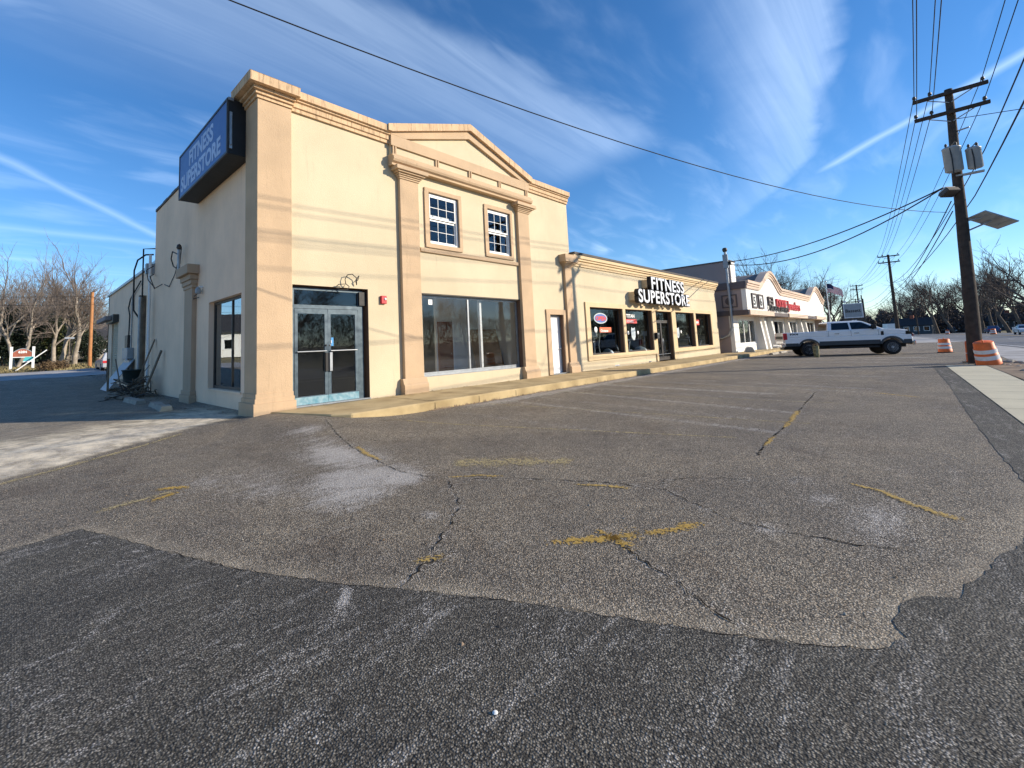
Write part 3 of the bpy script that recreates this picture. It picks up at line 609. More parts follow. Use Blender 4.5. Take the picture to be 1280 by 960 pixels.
# double door
fr = MB()
plate(fr, .78, 2.74, .21, 3.04, [(.84, 2.58, 2.62, 2.98), (.84, 2.58, .22, 2.53)], .14, .20); 
dframe = fr.build('door_frame', 'steelblue', A)
bx(.845, 2.575, .165, .171, 2.625, 2.975).build('transom_glass', 'glass', dframe)
bx(2.60, 2.80, .08, .135, 2.64, 3.0).build('transom_blank', 'black', dframe)
for s in (0, 1):
    x0 = .85+s*.865; x1 = x0+.86
    d = MB(); plate(d, x0, x1, .225, 2.525, [(x0+.085, x1-.085, .42, 2.40)], .142, .188)
    dd = d.build('door', 'steelblue', A, bevel=.004)
    bx(x0+.086, x1-.086, .162, .168, .421, 2.399).build('glass', 'glass', dd)
    MB().tube([(x0+.05,.10,1.48),(x1-.05,.10,1.48)], .016, 8).build('push_bar', 'alu', dd)
    hx = x1-.055 if s == 0 else x0+.055
    hb = MB(); hb.box(hx-.035, hx+.035, .085, .141, .98, 1.44); hb.lathe([(.02,0),(.024,-.012),(.0,-.014)], (hx,.14,1.62), 10, axis='y'); hb.build('handle', 'black' if s == 0 else 'alu', dd)
    bx(x0+.002, x1-.002, .128, .141, .226, .40).build('kick_rail', mat('blue_worn_rail', (.12,.36,.46), .5, .35, 7, c2=(.30,.42,.46)), dd)
bx(.72, 2.84, -.02, .14, .19, .222).build('threshold', 'alu', dframe)
# shop window
sf = MB(); plate(sf, 4.70, 9.33, .62, 3.06, [(4.76, 6.74, .72, 2.98), (6.80, 9.27, .72, 2.98)], .16, .22)
sfr = sf.build('shop_window_frame', 'alu', A); 
for a, b in ((4.765, 6.735), (6.805, 9.265)): bx(a, b, .187, .193, .725, 2.975).build('glass', 'glass', sfr)
bx(7.47, 7.56, .30, .40, .62, 3.05).build('interior_post', 'inwhite', sfr)
bx(4.66, 9.36, .06, .30, .595, .617).build('sill', 'alu', sfr)
bx(4.70, 9.34, .02, .24, 3.05, 3.078).build('head_flashing', 'bronze', sfr)
# window in the shaded side wall
sf = MB(); plate(sf, 1.202, 3.798, .582, 2.978, [(1.27, 2.27, .66, 2.91), (2.31, 3.73, .66, 2.91)], .14, .20, 'x'); sfo = sf.build('side_window', 'bronze', A)
for a, b in ((1.28, 2.26), (2.32, 3.72)): bx(.167, .173, a, b, .665, 2.905).build('glass', 'sideglass', sfo)
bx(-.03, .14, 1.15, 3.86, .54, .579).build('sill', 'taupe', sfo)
# two sash windows
for (x0, x1, z0, z1) in ((5.05, 6.32, 4.63, 6.24), (7.74, 8.96, 4.64, 6.23)):
    t_ = MB(); plate(t_, x0-.165, x1+.13, z0-.13, z1+.13, [(x0, x1, z0, z1)], -.05, -.002); tr_ = t_.build('sash_window', 'tan', A, bevel=.006)
    f = MB(); frame(f, x0+.002, x1-.002, z0+.002, z1-.002, .065, .03, .12); f.build('frame', 'white', tr_)
    zm = (z0+z1)/2
    for (a, b, y) in ((zm+.01, z1-.07, .045), (z0+.07, zm-.01, .085)):
        s_ = MB(); frame(s_, x0+.068, x1-.068, a, b, .045, y, y+.03)
        for k in (1, 2):
            xx = x0+.113+(x1-x0-.226)*k/3; s_.box(xx-.008, xx+.008, y+.006, y+.022, a+.046, b-.046)
        zz = (a+b)/2; s_.box(x0+.114, x1-.114, y+.007, y+.021, zz-.008, zz+.008)
        s_.build('sash', 'white', tr_); bx(x0+.115, x1-.115, y+.012, y+.016, a+.047, b-.047).build('pane', 'glass', tr_)
    bx(x0+.1, x1-.1, .2, .215, zm+.1, zm+.18).build('blind_rail', 'white', tr_)
bx(4.66, 9.30, -.062, -.001, 4.33, 4.45).build('sill_band', 'tan', A, bevel=.006)
# side door
sdr = MB(); plate(sdr, 10.90, 12.26, .2, 2.76, [(11.15, 12.1, .1, 2.56)], -.05, -.003); tr_ = sdr.build('door_surround', 'tan', A, bevel=.006)
f = MB(); plate(f, 11.15, 12.1, .2, 2.555, [(11.19, 12.06, .1, 2.51)], .14, .27); f.build('door_frame', 'alu', tr_)
d = MB(); d.box(11.195, 12.055, .17, .215, .23, 2.505); do = d.build('door', 'whitedoor', A)
MB().lathe([(.028,0),(.03,-.03),(.012,-.04),(.03,-.06),(.03,-.09),(0,-.10)], (11.98,.17,1.2), 12, axis='y').build('handle', 'chrome', do)
bx(11.12, 12.13, -.03, .22, .199, .232).build('threshold', 'alu', tr_)

# pilasters
def pilaster(x0, x1, z1, zc, name='pilaster', pm='tan', capx=.27):
    s = MB(); s.box(x0, x1, -.12, -.001, .2, z1); p = s.build(name, pm, A, bevel=.006)
    b = MB(); b.prism([(-.125,.2),(-.215,.2),(-.215,.42),(-.20,.455),(-.17,.48),(-.15,.55),(-.125,.62),(-.0015,.62),(-.0015,.2)], 'x', x0-.09, x1+.09); b.build('plinth', pm, p)
    c = MB(); z = z1-.17
    for k, (e, h) in enumerate(((.03, .05), (.06, .05), (.10, .05), (.16, .05))): c.box(x0-e, x1+e, -.12-e, -.0015, z, z+h); z += h+.0005
    c.box(x0-capx, x1+capx, -.12-capx*.9, -.0015, z, zc); c.build('capital', pm, p, bevel=.006); return p
pilaster(3.90, 4.58, 6.55, 6.70, capx=.24); pilaster(9.34, 10.0, 6.55, 6.70, capx=.24)
p4 = pilaster(12.30, 12.80, 4.72, 5.06, capx=.24)
# corner pilaster, wrapping round to the side
s = MB(); s.prism([(-.12,-.12),(.68,-.12),(.68,-.0015),(-.0015,-.0015),(-.0015,.62),(-.12,.62)], 'z', 0, 7.5); p = s.build('corner_pilaster', ['tan'], A, bevel=.006)
b = MB()
for e, z0, z1 in ((.09, -.05, .40), (.05, .40, .50), (.025, .50, .60)): b.prism([(-.12-e,-.12-e),(.68+e*.6,-.12-e),(.68+e*.6,-.0025),(-.0025,-.0025),(-.0025,.62+e),(-.12-e,.62+e)], 'z', z0, z1)
b.build('plinth', 'tan', p)
c = MB()
for e, z0, z1 in ((.03, 7.36, 7.44), (.07, 7.44, 7.52), (.13, 7.52, 7.60), (.26, 7.60, 7.82)): c.prism([(-.12-e,-.12-e),(.68+e*.45,-.12-e),(.68+e*.45,.2),(.2,.2),(.2,.62+e),(-.12-e,.62+e)], 'z', z0, z1)
c.build('capital', 'cap', p, bevel=.008)
# side pilaster in the shade
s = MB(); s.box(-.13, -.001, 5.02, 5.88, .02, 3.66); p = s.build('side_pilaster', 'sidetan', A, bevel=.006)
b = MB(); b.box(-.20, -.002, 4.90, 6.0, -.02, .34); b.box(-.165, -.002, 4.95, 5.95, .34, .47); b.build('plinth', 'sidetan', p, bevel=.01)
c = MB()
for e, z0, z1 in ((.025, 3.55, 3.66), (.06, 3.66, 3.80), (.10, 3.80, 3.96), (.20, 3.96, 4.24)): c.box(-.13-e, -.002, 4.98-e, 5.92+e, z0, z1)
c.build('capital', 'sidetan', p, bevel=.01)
# cornice runs
cn = MB(); PR = [(-.0015,7.36),(-.06,7.36),(-.06,7.44),(-.10,7.46),(-.10,7.58),(-.15,7.60),(-.15,7.645),(-.21,7.655),(-.21,7.84),(-.16,7.86),(.30,7.86),(.30,7.502),(-.0015,7.502)]
cn.prism(PR, 'x', .70, 3.60); cn.build('cornice', 'cap', A)
cn = MB(); cn.prism(PR, 'x', 10.07, 12.90); cn.build('cornice', 'cap', A)
# pavilion: architrave, frieze, gable
en = MB(); en.prism([(-.003,6.70),(-.20,6.70),(-.20,6.76),(-.27,6.80),(-.30,6.86),(-.30,6.92),(-.24,6.96),(-.24,7.02),(-.003,7.02)], 'x', 3.58, 10.08); en.build('architrave', 'tan', A)
fz = MB(); fz.box(3.62, 10.05, -.10, -.003, 7.022, 7.30); frz = fz.build('frieze', 'cream', A)
for xx in (3.66, 5.30, 6.78, 8.30, 9.86):
    t_ = MB(); t_.box(xx, xx+.045, -.15, -.101, 7.025, 7.297); t_.box(xx+.09, xx+.135, -.15, -.101, 7.025, 7.297); t_.build('bracket', 'tan', frz)
gb = MB()
gb.prism([(3.62,7.3),(10.05,7.3),(10.05,7.68),(6.85,8.70),(3.62,7.68)], 'y', -.06, .26, 0)
gable = gb.build('gable', 'cream', A)
ch = MB(); apex = (6.85, 8.72)
ch.prism([(3.60,7.30),(10.07,7.30),(10.07,7.62),(9.55,7.62),(4.1,7.62),(3.60,7.62)], 'y', -.16, -.061, 0)
ch.build('bottom_chord', 'tan', gable)
rk_ = MB()
rk_.prism([(3.60,7.625),(4.12,7.625),(6.85,8.44),(9.56,7.625),(10.07,7.625),(10.07,7.70),(6.85,8.72),(3.60,7.70)], 'y', -.16, -.061, 0)
rk_.build('raking_board', 'tan', gable)
rc = MB(); rc.prism([(3.46,7.67),(3.60,7.67),(6.85,8.70),(10.07,7.67),(10.20,7.67),(10.20,7.86),(6.85,8.93),(3.46,7.86)], 'y', -.26, .30, 0)
rc.build('raking_coping', 'cap', gable)

# rear wing of the same store
W2 = wthing('rear_wing', 'long low grey stucco wing behind the tall store, with a roll-up door', 'building', (6, 17.5, 0))
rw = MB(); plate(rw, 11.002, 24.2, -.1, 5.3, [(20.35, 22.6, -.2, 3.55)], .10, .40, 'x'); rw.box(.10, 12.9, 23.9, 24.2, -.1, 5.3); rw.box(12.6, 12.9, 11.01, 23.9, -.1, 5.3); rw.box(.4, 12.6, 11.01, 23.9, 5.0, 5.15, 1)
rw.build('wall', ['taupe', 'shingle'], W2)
bx(.02, .42, 11.0, 24.3, 5.3, 5.42).build('roof_edge', 'alu', W2)
sh = MB()
for k in range(34): z = .1+k*.102; sh.prism([(.2,z),(.17,z+.01),(.165,z+.05),(.17,z+.09),(.2,z+.1)], 'y', 20.4, 22.55)
sh.v = [(p[0], p[1], p[2]) for p in sh.v]; sh.build('roll_up_door', mat('shutter_slats', (.42,.38,.28), .6, .1, 3), W2)
bx(-.16, .09, 20.2, 22.75, 3.55, 3.95).build('shutter_box', 'bronze', W2); bx(-.42, -.165, 20.9, 24.5, 3.68, 3.90).build('door_canopy', 'ntaupe', W2)

# ------------------------------------------------------------------ low wing with the shop
LB = wthing('low_shop_building', 'low cream stucco shop with four dark display windows under a moulded cornice', 'building', (22.4, 5, 0))
WN = [(14.18, 17.28), (17.56, 20.66), (23.95, 26.95), (27.28, 30.2)]; DR = (21.12, 23.35)
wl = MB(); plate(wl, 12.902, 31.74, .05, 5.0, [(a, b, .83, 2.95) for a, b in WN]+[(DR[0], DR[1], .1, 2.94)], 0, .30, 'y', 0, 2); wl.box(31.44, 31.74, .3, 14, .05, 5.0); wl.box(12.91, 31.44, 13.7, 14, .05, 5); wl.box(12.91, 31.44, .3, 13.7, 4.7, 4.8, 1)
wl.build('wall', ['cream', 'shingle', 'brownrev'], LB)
tr2 = MB(); plate(tr2, 13.84, 30.55, .2, 3.16, [(a, b, .83, 2.95) for a, b in WN]+[(DR[0], DR[1], .1, 2.94), (13.8, 20.90, .1, .60), (23.60, 30.6, .1, .60)], -.06, -.003); tr2.build('window_surround', 'lowtrim', LB, bevel=.006)
cn = MB(); cn.prism([(-.0015,4.70),(-.05,4.70),(-.05,4.78),(-.09,4.80),(-.09,4.90),(-.16,4.93),(-.16,5.0),(-.22,5.02),(-.22,5.16),(.3,5.16),(.3,5.002),(-.0015,5.002)], 'x', 12.91, 31.9); cn.build('cornice', 'lowtrim', LB)
bx(12.92, 31.92, -.25, .34, 5.162, 5.26).build('roof_edge', 'capdark', LB)
for a, b in WN:
    f = MB(); frame(f, a+.002, b-.002, .832, 2.948, .06, .16, .22); fo = f.build('shop_window', 'bronze', LB); bx(a+.065, b-.065, .187, .193, .895, 2.885).build('glass', 'darkglass', fo)
f = MB(); plate(f, DR[0]+.002, DR[1]-.002, .2, 2.938, [(DR[0]+.06, DR[1]-.06, .1, 2.40), (DR[0]+.06, DR[1]-.06, 2.46, 2.88)], .16, .22); df = f.build('door_frame', 'bronze', LB); bx(DR[0]+.065, DR[1]-.065, .187, .193, 2.465, 2.875).build('transom_glass', 'darkglass', df)
mid = (DR[0]+DR[1])/2
for a, b in ((DR[0]+.065, mid-.003), (mid+.003, DR[1]-.065)):
    d = MB(); plate(d, a, b, .21, 2.395, [(a+.08, b-.08, .42, 2.30)], .165, .21); do = d.build('door', 'bronze', LB); bx(a+.081, b-.081, .186, .192, .421, 2.299).build('glass', 'darkglass', do)
    hx = b-.05 if a < mid-.2 and b < mid else a+.05
    MB().tube([(hx,.16,1.0),(hx,.11,1.03),(hx,.11,1.42),(hx,.16,1.45)], .012, 6).build('handle', 'alu', do)
    MB().tube([(a+.05,.13,.55),(b-.05,.13,.55)], .015, 6).build('push_bar', 'alu', do)
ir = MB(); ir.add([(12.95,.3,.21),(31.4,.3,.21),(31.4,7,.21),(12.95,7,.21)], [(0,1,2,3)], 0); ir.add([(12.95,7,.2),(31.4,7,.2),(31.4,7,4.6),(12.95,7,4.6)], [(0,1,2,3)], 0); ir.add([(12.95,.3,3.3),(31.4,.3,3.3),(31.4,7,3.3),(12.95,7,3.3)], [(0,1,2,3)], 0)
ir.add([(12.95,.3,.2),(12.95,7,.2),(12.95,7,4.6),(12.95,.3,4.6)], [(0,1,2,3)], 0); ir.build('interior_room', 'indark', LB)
# ------------------------------------------------------------------ neighbouring store with the humped parapet
NB = wthing('neighbour_store', 'white stucco store with humped tan parapet, mauve side wall and grey barrel roofs', 'building', (50, 6, 0))
def prof(x):
    z = 5.25
    for cx, hw, h in ((40.1, 3.75, 1.22), (62.0, 4.7, 1.30)):
        t = abs(x-cx)/hw
        if t < 1: z = 5.25+h*(.5+.5*math.cos(math.pi*t))**.72
    return z
px_ = [33.0]+list(np.arange(34, 67.3, .25))+[67.3]
fw_ = MB(); top = [(x, prof(x)) for x in px_]
fw_.prism([(33.0,2.9)]+top+[(67.3,2.9)], 'y', -1.65, -1.35); fw_.build('front_parapet', 'stuccowhite', NB)
def follow(mb, d0, d1, y0, y1, m=0):
    """moulding that follows the parapet edge, d0..d1 below it"""
    n = []
    for i, (x, z) in enumerate(top):
        a, b = top[max(0, i-1)], top[min(len(top)-1, i+1)]; tx, tz = b[0]-a[0], b[1]-a[1]; l = math.hypot(tx, tz); n.append((tz/l, -tx/l))
    vs = []
    for (x, z), (nx_, nz_) in zip(top, n):
        for d in (d0, d1):
            for y in (y0, y1): vs.append((x+nx_*d, y, z+nz_*d))
    fs = []
    for i in range(len(top)-1):
        a, b = i*4, i*4+4; fs += [(a,b,b+2,a+2), (a+1,a+3,b+3,b+1), (a,a+1,b+1,b), (a+2,b+2,b+3,a+3)]
    fs += [(0,2,3,1), (len(vs)-4,len(vs)-3,len(vs)-1,len(vs)-2)]
    mb.add(vs, fs, m)
cn = MB(); follow(cn, -.06, .14, -1.85, -1.30); follow(cn, .14, .30, -1.78, -1.652); follow(cn, .30, .52, -1.73, -1.652); cn.build('parapet_moulding', 'ntan', NB)
sd = MB(); sd.box(33.0, 33.3, -1.349, 13.69, 2.9, 5.2); sd.box(33.02, 33.3, -.399, 13.69, -.1, 2.899); sd.box(33.3, 67.3, 13.7, 14, 0, 5); sd.box(67, 67.3, -1.34, 13.7, 0, 5); sd.build('side_wall', 'ntaupe', NB)
bx(32.90, 33.35, -1.66, 14, 4.72, 5.24).build('side_cornice', 'ndark', NB)  # cornice dark on this side: its shade is put into the colour
bx(32.93, 33.30, -1.68, 14.1, 2.84, 3.2).build('side_band', 'ndark', NB)
fb = MB(); fb.box(33.0, 40.2, -1.80, -.62, 2.84, 3.2); fb.box(46, 55, -1.80, -.62, 2.84, 3.2); fb.box(60.5, 67.3, -1.80, -.62, 2.84, 3.2); fb.build('canopy', 'ntan', NB)
fb = MB(); fb.box(40.21, 45.99, -1.72, -.62, 2.86, 3.15); fb.box(55.01, 60.49, -1.72, -.62, 2.86, 3.15); fb.build('dark_canopy', 'ndark', NB)
bx(33.31, 67, -.60, 13.7, 4.3, 4.45).build('roof', 'shingle', NB)
for cx, hw, h in ((40.1, 3.75, 1.22), (62.0, 4.7, 1.30)):
    arc = [(x, prof(x)-.08) for x in np.linspace(cx-hw, cx+hw, 31)]; br = MB(); br.prism([(cx-hw, 4.5)]+arc+[(cx+hw, 4.5)], 'y', -1.34, 9.0, 0, True); br.build('barrel_roof', 'shingle', NB)
tw = MB(); tw.box(33.35, 34.5, -.70, 12, 4.46, 6.85); tw.build('parapet_tower', 'ntaupe', NB); bx(33.3, 34.55, -.75, 12.05, 6.851, 6.95).build('tower_cap', 'ndark', NB)
bx(33.40, 34.52, -.722, -.703, 5.3, 6.84).build('tower_face', 'stuccowhite', NB)
holes = [(34.3, 38.9, .75, 2.6), (41.0, 42.3, .1, 2.65), (44.0, 49.2, .75, 2.6), (50.6, 55.6, .75, 2.6), (57.0, 58.3, .1, 2.65), (59.6, 66.2, .75, 2.6)]
lo = MB(); plate(lo, 33.02, 67.0, -.1, 2.84, holes, -.66, -.4); lo.build('shopfront_wall', 'stuccowhite', NB)
for i, (a, b, c, d) in enumerate(holes):
    big_ = b-a > 2; f = MB(); n = 3 if big_ else 1; hs_ = []
    c0 = .21 if not big_ else c
    for k in range(n): q0 = a+(b-a)*k/n; hs_.append((q0+.06, q0+(b-a)/n-.06, c0+.1, d-.08))
    plate(f, a+.002, b-.002, c0, d-.002, hs_, -.60, -.52); o_ = f.build('shop_window' if big_ else 'shop_door', 'white', NB)
    bx(a+.06, b-.06, -.565, -.558, c0+.09, d-.07).build('glass', 'darkglass', o_)
for x in (39.3, 40.7, 43.1, 49.9, 56.3, 58.9): 
    MB().prism([(-.665,0.2),(-1.25,0.2),(-.95,2.83),(-.665,2.83)], 'x', x-.25, x+.25).build('buttress', 'stuccowhite', NB)
ir = MB(); ir.box(33.4, 66.9, 4, 4.1, .2, 4.2); ir.box(33.4, 66.9, -.3, 4, .15, .2); ir.build('interior_room', 'indark', NB)
# diamond panel and plaques
dp = MB(); plate(dp, -1.05, -.05, 3.42, 4.36, [(-.97, -.13, 3.50, 4.28)], 32.95, 32.999, 'x'); dm = dp.build('wall_panel', 'ndark', NB)
MB().lathe([(.28,.0),(.28,-.03),(.18,-.05),(0,-.05)], (32.999,-.55,3.89), 16, axis='x', sm=False).build('medallion', 'ndark', dm)
for k, (x0, ch_) in enumerate(((34.2, '5'), (36.05, '6'))):
    t = wthing('number_plaque', 'black framed white plaque numbered %s, %s of two on the humped white front' % (ch_, 'nearer the corner' if k == 0 else 'farther'), 'plaque', (x0+.7, -1.66, 3.4), group='number plaques on the white front')
    p_ = MB(); plate(p_, x0, x0+1.4, 3.35, 4.45, [(x0+.17, x0+1.23, 3.47, 4.33)], -1.74, -1.652); p_.build('frame', 'ndark', t)
    bx(x0+.16, x0+1.24, -1.69, -1.653, 3.46, 4.34).build('panel', 'white', t)
    text('number', ch_, .85, 'black', t, (x0+.7, -1.70, 3.60), extrude=.006, bold=.02, align='CENTER', sx=1.5)
t = wthing('shop_sign', 'red raised letters with small black lettering on the white humped front', 'sign', (45.5, -1.66, 3.3))
text('lettering', 'DIXIE Jewelers', 1.12, 'red', t, (41.6, -1.74, 3.55), extrude=.05, bold=.02, sx=1.45)
text('small_lettering', 'SALES & SERVICE', .55, 'black', t, (38.8, -1.80, 3.28), extrude=.04, bold=.01, sx=1.75)
em = MB(); plate(em, 38.9, 40.4, 3.72, 4.40, [(39.05, 40.25, 3.84, 4.28)], -1.8, -1.655); em.box(39, 40.2, -1.78, -1.66, 3.98, 4.10); em.build('emblem', 'ndark', t)

# ------------------------------------------------------------------ signs and fixtures on the stores
t = wthing('blue_box_sign', 'blue box sign with pale FITNESS SUPERSTORE lettering, high on the shaded side wall', 'sign', (-.01, 2.8, 6.18))
cb = MB(); Y0, Y1, z0, z1 = .64, 5.02, 6.18, 7.54
cb.box(-.50, -.003, Y0, Y1, z0, z1); cb.build('cabinet', 'black', t, bevel=.006)
fc = MB(); fc.box(-.525, -.501, Y0+.03, Y1-.03, z0+.03, z1-.03); fc.build('face', 'signblue', t)
rm_ = MB(); plate(rm_, Y0-.004, Y1+.004, z0-.004, z1+.004, [(Y0+.05, Y1-.05, z0+.05, z1-.05)], -.540, -.5015, 'x'); rm_.build('rim', 'bronze', t)
lt = MB(); lt.box(-.49, -.43, Y0-.035, Y0-.001, z0+.12, z1-.34); lt.tube([(-.46,Y0-.05,z0+.2),(-.46,Y0-.05,z1-.42)], .022, 8); lt.box(-.52, -.40, Y0-.03, Y0+.02, z1-.05, z1+.02); lt.build('exposed_tube', 'alu', t)
text('lettering', 'FITNESS', .60, 'signpale', t, (-.527, 3.96, 6.93), (R(90), 0, R(-90)), .003, .022, 1.06)
text('lettering', 'SUPERSTORE', .60, 'signpale', t, (-.527, 4.80, 6.37), (R(90), 0, R(-90)), .003, .022, 1.06)

t = wthing('channel_letter_sign', 'white FITNESS SUPERSTORE letters with deep black sides above the dark shop windows', 'sign', (21.8, -.3, 3.3))
for s_, x, z, sz, sxx in (('FITNESS', 19.75, 4.03, .92, 1.34), ('SUPERSTORE', 18.15, 3.30, .92, 1.23)):
    text('letter_shell', s_, sz, 'black', t, (x, -.41, z), extrude=.10, bold=.050, sx=sxx, space=1.08)
    text('letter_face', s_, sz, 'signwhite', t, (x, -.516, z), extrude=.008, bold=.014, sx=sxx, space=1.08)
rb = MB(); rb.box(19.75, 24.3, -.31, -.001, 4.13, 4.55); rb.box(18.15, 25.6, -.31, -.001, 3.40, 3.82); rb.build('raceway', 'lowtrim', t)

t = wthing('fire_alarm', 'small red fire alarm box on the cream wall beside the double door', 'fire alarm', (3.29, 0, 2.8))
MB().box(3.20, 3.38, -.075, -.001, 2.70, 2.92).build('box', 'red', t, bevel=.012); MB().lathe([(.035,-.075),(.035,-.09),(.02,-.10),(0,-.10)], (3.32,0,2.83), 12, axis='y').build('strobe', 'white', t)
o = tag(MB().tube([(2.55,-.004,3.42),(2.48,-.06,3.30),(2.40,-.09,3.24),(2.44,-.06,3.16),(2.42,-.10,3.34),(2.28,-.12,3.43),(2.14,-.12,3.40),(2.08,-.1,3.28),(2.10,-.1,3.17),(2.20,-.1,3.10),(2.15,-.1,3.01),(1.95,-.1,3.00),(1.80,-.09,3.06),(1.90,-.1,3.14),(2.08,-.12,3.16),(2.0,-.12,3.05)], .012, 6).build('loose_cable', 'black'),
    'loose black cable curling out of the cream wall above the double door', 'cable')
o = tag(MB().tube([(-.003,9.3,4.2),(-.03,8.4,4.0),(-.03,7.6,4.35),(-.05,7.1,4.75),(-.04,6.9,4.6),(-.06,6.7,4.95),(-.04,6.75,5.15)], .014, 5).build('loose_cable', 'black'), 'thin black cable sagging across the shaded grey side wall to the old lamp', 'cable')
t = wthing('wall_lamp', 'old broken lamp bracket above the ledge on the shaded side wall', 'lamp', (-.1, 6.5, 4.3))
MB().tube([(-.2,6.35,4.262),(-.2,6.35,4.95)], .045, 8).build('stem', 'conduit', t); MB().lathe([(.04,0),(.08,.06),(.06,.16),(0,.2)], (-.2,6.35,4.95), 10).build('lamp_head', 'bronze', t)
MB().tube([(-.2,6.4,4.8),(-.3,6.75,4.95),(-.28,7.0,4.75),(-.22,6.95,4.5),(-.2,6.7,4.4)], .02, 6).build('wire', 'black', t)
t = wthing('security_light', 'small white security light above the shaded side window', 'lamp', (-.05, 4.45, 3.5))
MB().tube([(-.0,4.4,3.50),(-.10,4.4,3.50)], .03, 8).build('bracket', 'white', t); MB().lathe([(.03,0),(.07,-.06),(.08,-.18),(.06,-.2)], (-.12,4.42,3.50), 10).build('lamp_head', 'steelgrey', t); MB().tube([(-.02,4.5,3.4),(-.1,4.9,3.28),(-.1,4.95,3.2),(-.05,4.6,3.22)], .012, 5).build('wire', 'black', t)
t = wthing('electrical_box', 'grey electrical meter box with thin conduits on the wing wall', 'meter box', (.05, 16, 1.6))
MB().box(-.16, .099, 15.6, 17.0, 1.50, 2.02).build('box', 'steelgrey', t, bevel=.02); MB().box(-.02, .099, 16.6, 17.3, 2.05, 2.65).build('upper_box', 'bronze', t); MB().box(-.05, .099, 15.7, 17.2, 1.02, 1.44).build('lower_box', 'conduit', t)
MB().tube([(.03,15.9,2.0),(.03,15.9,4.4),(.03,15.6,4.8)], .035, 6).build('conduit', 'conduit', t); MB().tube([(.03,16.6,2.6),(.03,16.5,3.6),(.03,16.9,4.0),(.03,16.4,4.4),(.03,14.0,4.95)], .03, 6).build('conduit', 'black', t)
t = wthing('leaning_board', 'pale grey sheet of board leaning against the wing wall', 'board', (-.4, 16, .1))
MB().prism([(-.9,.12),(.06,1.5),(.09,1.48),(-.87,.10)], 'y', 15.2, 17.4).build('sheet', 'conduit', t); t2 = None
bx(-.93, -.86, 14.95, 15.10, .1, 1.55).build('edge_batten', 'oldwood', t)
# posts and conduits in the corner where the wing begins
t = wthing('timber_service_post', 'weathered timber post carrying black service pipes at the rear corner of the tall store', 'post', (-.35, 11.4, 0))
MB().tube([(-.30,11.45,0),(-.30,11.45,4.0)], .13, 8).build('post', 'oldwood', t); MB().tube([(-.45,11.1,0),(-.45,11.1,3.9)], .045, 8).build('conduit', 'conduit', t); MB().tube([(-.16,11.0,.1),(-.16,11.0,5.6)], .05, 8).build('conduit', 'white', t)
MB().tube([(-.42,11.4,3.1),(-.58,11.5,3.4),(-.60,11.5,4.0),(-.60,11.5,5.0),(-.52,11.35,5.4),(-.3,11.1,5.6),(-.05,11.0,5.62)], .032, 8).build('pipe', 'black', t); MB().tube([(-.36,11.2,3.9),(-.36,11.2,5.85),(.1,11.1,5.9),(.25,11.1,5.9)], .028, 8).build('pipe', 'black', t)
MB().box(-.28, .0, 11.02, 11.3, 4.85, 5.25).build('meter', 'conduit', t)
for k, pts in enumerate(([(-.1,10.7,5.1),(-.35,10.6,4.9),(-.3,10.5,4.5),(-.1,10.4,4.2)], [(-.05,10.9,4.8),(-.3,10.2,4.6),(-.2,9.9,4.1),(-.0,9.6,4.25)])): MB().tube(pts, .018, 5).build('wire', 'black', t)
# scrap at the foot of the post
t = wthing('plastic_bin', 'dark green plastic tub on the scrap heap by the timber post', 'bin', (-.75, 10.4, .3))
MB().lathe([(.24,.62),(.29,1.05),(.32,1.06),(.32,1.10),(.26,1.10),(.22,.66)], (-.75,10.4,0), 14).build('tub', mat('dark_plastic', (.02,.035,.035), .5, .2, 4), t)
hb = MB(); rn = random.Random(12)
for i in range(110):
    a = rn.uniform(0, 6.28); r = abs(rn.gauss(0, .42)); x, y = -.75+r*math.cos(a)*.75, 9.9+r*math.sin(a)*1.7; x = min(x, -.06); z = .12+max(0, .62-r*.5)*rn.random()
    d = Vector((rn.gauss(0,1), rn.gauss(0,1.4), rn.gauss(.15,.45))).normalized()*rn.uniform(.25,.9); p2 = Vector((min(x+d.x, -.03), y+d.y, max(z+d.z, .13)))
    hb.tube([(x, y, z), ((x+p2.x)/2, (y+p2.y)/2, (z+p2.z)/2+rn.uniform(-.05,.1)), p2], rn.uniform(.008,.022), 4, m=rn.randrange(2))
o = hb.build('scrap_heap', ['oldwood', 'bronze']); tag(o, 'tangled heap of dark branches and scrap against the shaded side wall', 'scrap heap')
for k, (a, b, wd, lb) in enumerate((((-.55,9.5,.1),(-.10,9.0,1.75),.05,'dark timber prop leaning above the scrap heap, nearest to the street'), ((-.8,10.1,.1),(-.05,10.4,2.2),.045,'dark timber prop leaning on the shaded wall beside the green tub'), ((-.9,11.2,.1),(-1.0,12.3,1.5),.04,'rusty angle bar standing by the leaning grey board'))):
    d = (Vector(b)-Vector(a)); c_ = (Vector(a)+Vector(b))/2; u = d.normalized(); v = u.cross(Vector((1,0,.2))).normalized(); o = MB().obox(c_, (u, v, u.cross(v)), d.length/2, wd, wd*.5).build('timber_prop', 'oldwood'); tag(o, lb, 'timber', 'props leaning at the scrap heap')
